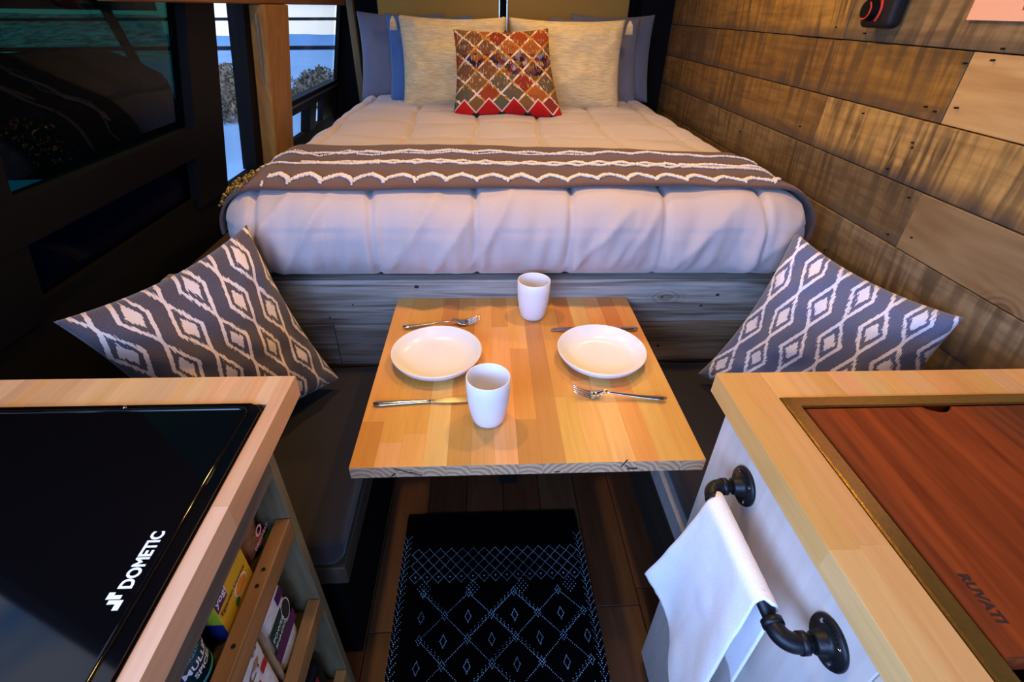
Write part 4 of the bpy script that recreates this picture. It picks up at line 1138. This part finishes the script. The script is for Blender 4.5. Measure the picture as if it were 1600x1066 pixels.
back = [bm.verts.new((v.co.x*1.3, v.co.y*1.3, -30)) for v in top]
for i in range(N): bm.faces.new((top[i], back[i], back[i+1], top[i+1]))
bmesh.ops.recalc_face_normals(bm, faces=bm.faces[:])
tag(link('distant_ridge', bm, M_mount, smooth=True, origin=(-100, 150, -30)), 'hill tinted haze blue on the horizon seen through the side windows', 'hill')
# sagebrush
def bush(x, y, r, label, seed):
    rr = random.Random(seed); bm = bmesh.new(); z0 = -.80-.03*math.hypot(x, y) + .14*noise.noise(Vector((x*.12, y*.12, 0)))*min(1, math.hypot(x, y)/8)
    for k in range(520):
        a = rr.uniform(0, 2*pi); e = rr.uniform(0, pi/2); q = r*rr.uniform(.35, 1)
        p = Vector((x+q*cos(a)*cos(e), y+q*sin(a)*cos(e), z0+q*sin(e)*.75)); s = r*rr.uniform(.06, .14)
        d1 = Vector((rr.uniform(-1, 1), rr.uniform(-1, 1), rr.uniform(-1, 1))).normalized()*s; d2 = Vector((rr.uniform(-1, 1), rr.uniform(-1, 1), rr.uniform(-.3, 1))).normalized()*s
        bm.faces.new([bm.verts.new(p+d1), bm.verts.new(p+d2), bm.verts.new(p-d1)])
    fo = thing('sagebrush', label, 'bush', (x, y, z0), 'dry bushes in the snow')
    tag(link('twigs', bm, M_bush, fo), kind='stuff')
    bm = bmesh.new(); tube(bm, [(x, y, z0-.1), (x+.02, y, z0+r*.5)], [.05*r, .02*r], 6); link('stem', bm, M_bush, fo)
for i, (x, y, r, lb) in enumerate([
        (-6.6, 14.6, .9, 'nearest dry sagebrush, low in the narrow window gap beside the timber post'),
        (-7.9, 16.6, 1.0, 'second dry sagebrush up in the narrow window gap beside the post'),
        (-8.6, 19.4, 1.1, 'third dry sagebrush up in the narrow window gap beside the post'),
        (-10.2, 22.6, 1.2, 'farthest dry sagebrush, top of the clump in the narrow window gap'),
        (-5.5, 16.4, .9, 'dry sagebrush at the lower left corner of the rear side window'),
        (-6.2, 19.9, 1.0, 'dry sagebrush right of the post, second in the rear side window'),
        (-6.6, 22.8, 1.1, 'dry sagebrush in the middle of the rear side window'),
        (-6.0, 26.5, 1.2, 'dry sagebrush at the right end of the rear side window')]):
    bush(x, y, r, lb, 40+i)
# scrub bank, sunlit meadow and forest to the left, seen through the tinted glass
def sheet(name, m, pts_fn, ni, nj):
    bm = bmesh.new(); g = [[bm.verts.new(pts_fn(i/ni, j/nj)) for j in range(nj+1)] for i in range(ni+1)]
    for i in range(ni):
        for j in range(nj): bm.faces.new((g[i][j], g[i+1][j], g[i+1][j+1], g[i][j+1]))
    bmesh.ops.recalc_face_normals(bm, faces=bm.faces[:])
    return struct(name, bm, m, smooth=True)
def bank_pt(u, v):
    y = 8.2+6*v; x = -4.45*(y/8.2) - 24*u - .3*v; dist = math.hypot(x, y)
    z = -1.5 + (1.39-.063*dist+1.5)*min(1, v*2.2)**.7*min(1, .75+u*8)
    return (x, y, z + .12*noise.noise(Vector((x*.9, y*.9, 2)))*(v > 0))
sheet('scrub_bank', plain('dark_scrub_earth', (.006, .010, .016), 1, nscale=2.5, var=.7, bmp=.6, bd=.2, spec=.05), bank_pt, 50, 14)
def meadow_pt(u, v):
    y = 45+22*v; x = -(.535+1.6*u)*y; dist = math.hypot(x, y)
    return (x, y, 1.39 - (.10-.082*v)*dist + .25*noise.noise(Vector((x*.1, y*.3, 1))))
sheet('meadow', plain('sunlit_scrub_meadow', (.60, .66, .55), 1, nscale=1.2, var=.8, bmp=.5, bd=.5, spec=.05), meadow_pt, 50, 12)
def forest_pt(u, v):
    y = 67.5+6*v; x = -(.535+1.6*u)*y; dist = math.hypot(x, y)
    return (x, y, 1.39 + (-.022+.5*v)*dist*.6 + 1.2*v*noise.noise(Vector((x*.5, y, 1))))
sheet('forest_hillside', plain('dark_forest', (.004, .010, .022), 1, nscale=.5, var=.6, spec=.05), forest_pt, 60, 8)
# pipe fence
fn = thing('rail_fence', 'dark pipe fence with two rails outside the side windows', 'fence', (-4, 7, -1.2))
for zl, zr_, r in ((1.165, 1.255, .016), (.87, .965, .022)):
    bm = bmesh.new(); tube(bm, [(-14, 7, zl-.23), (-5.6, 7, zl), (-1.4, 7, zr_)], r, 8); link('rail', bm, M_black, fn)
for x in (-14, -1.2):
    bm = bmesh.new(); tube(bm, [(x, 7.04, -1.5), (x, 7.04, 1.5)], .035, 8); link('fence_post', bm, M_black, fn)
bm = bmesh.new(); tube(bm, [(-4.4, 6.95, 1.75), (-4.10, 6.95, .5)], .055, 8); link('brace', bm, M_black, fn)
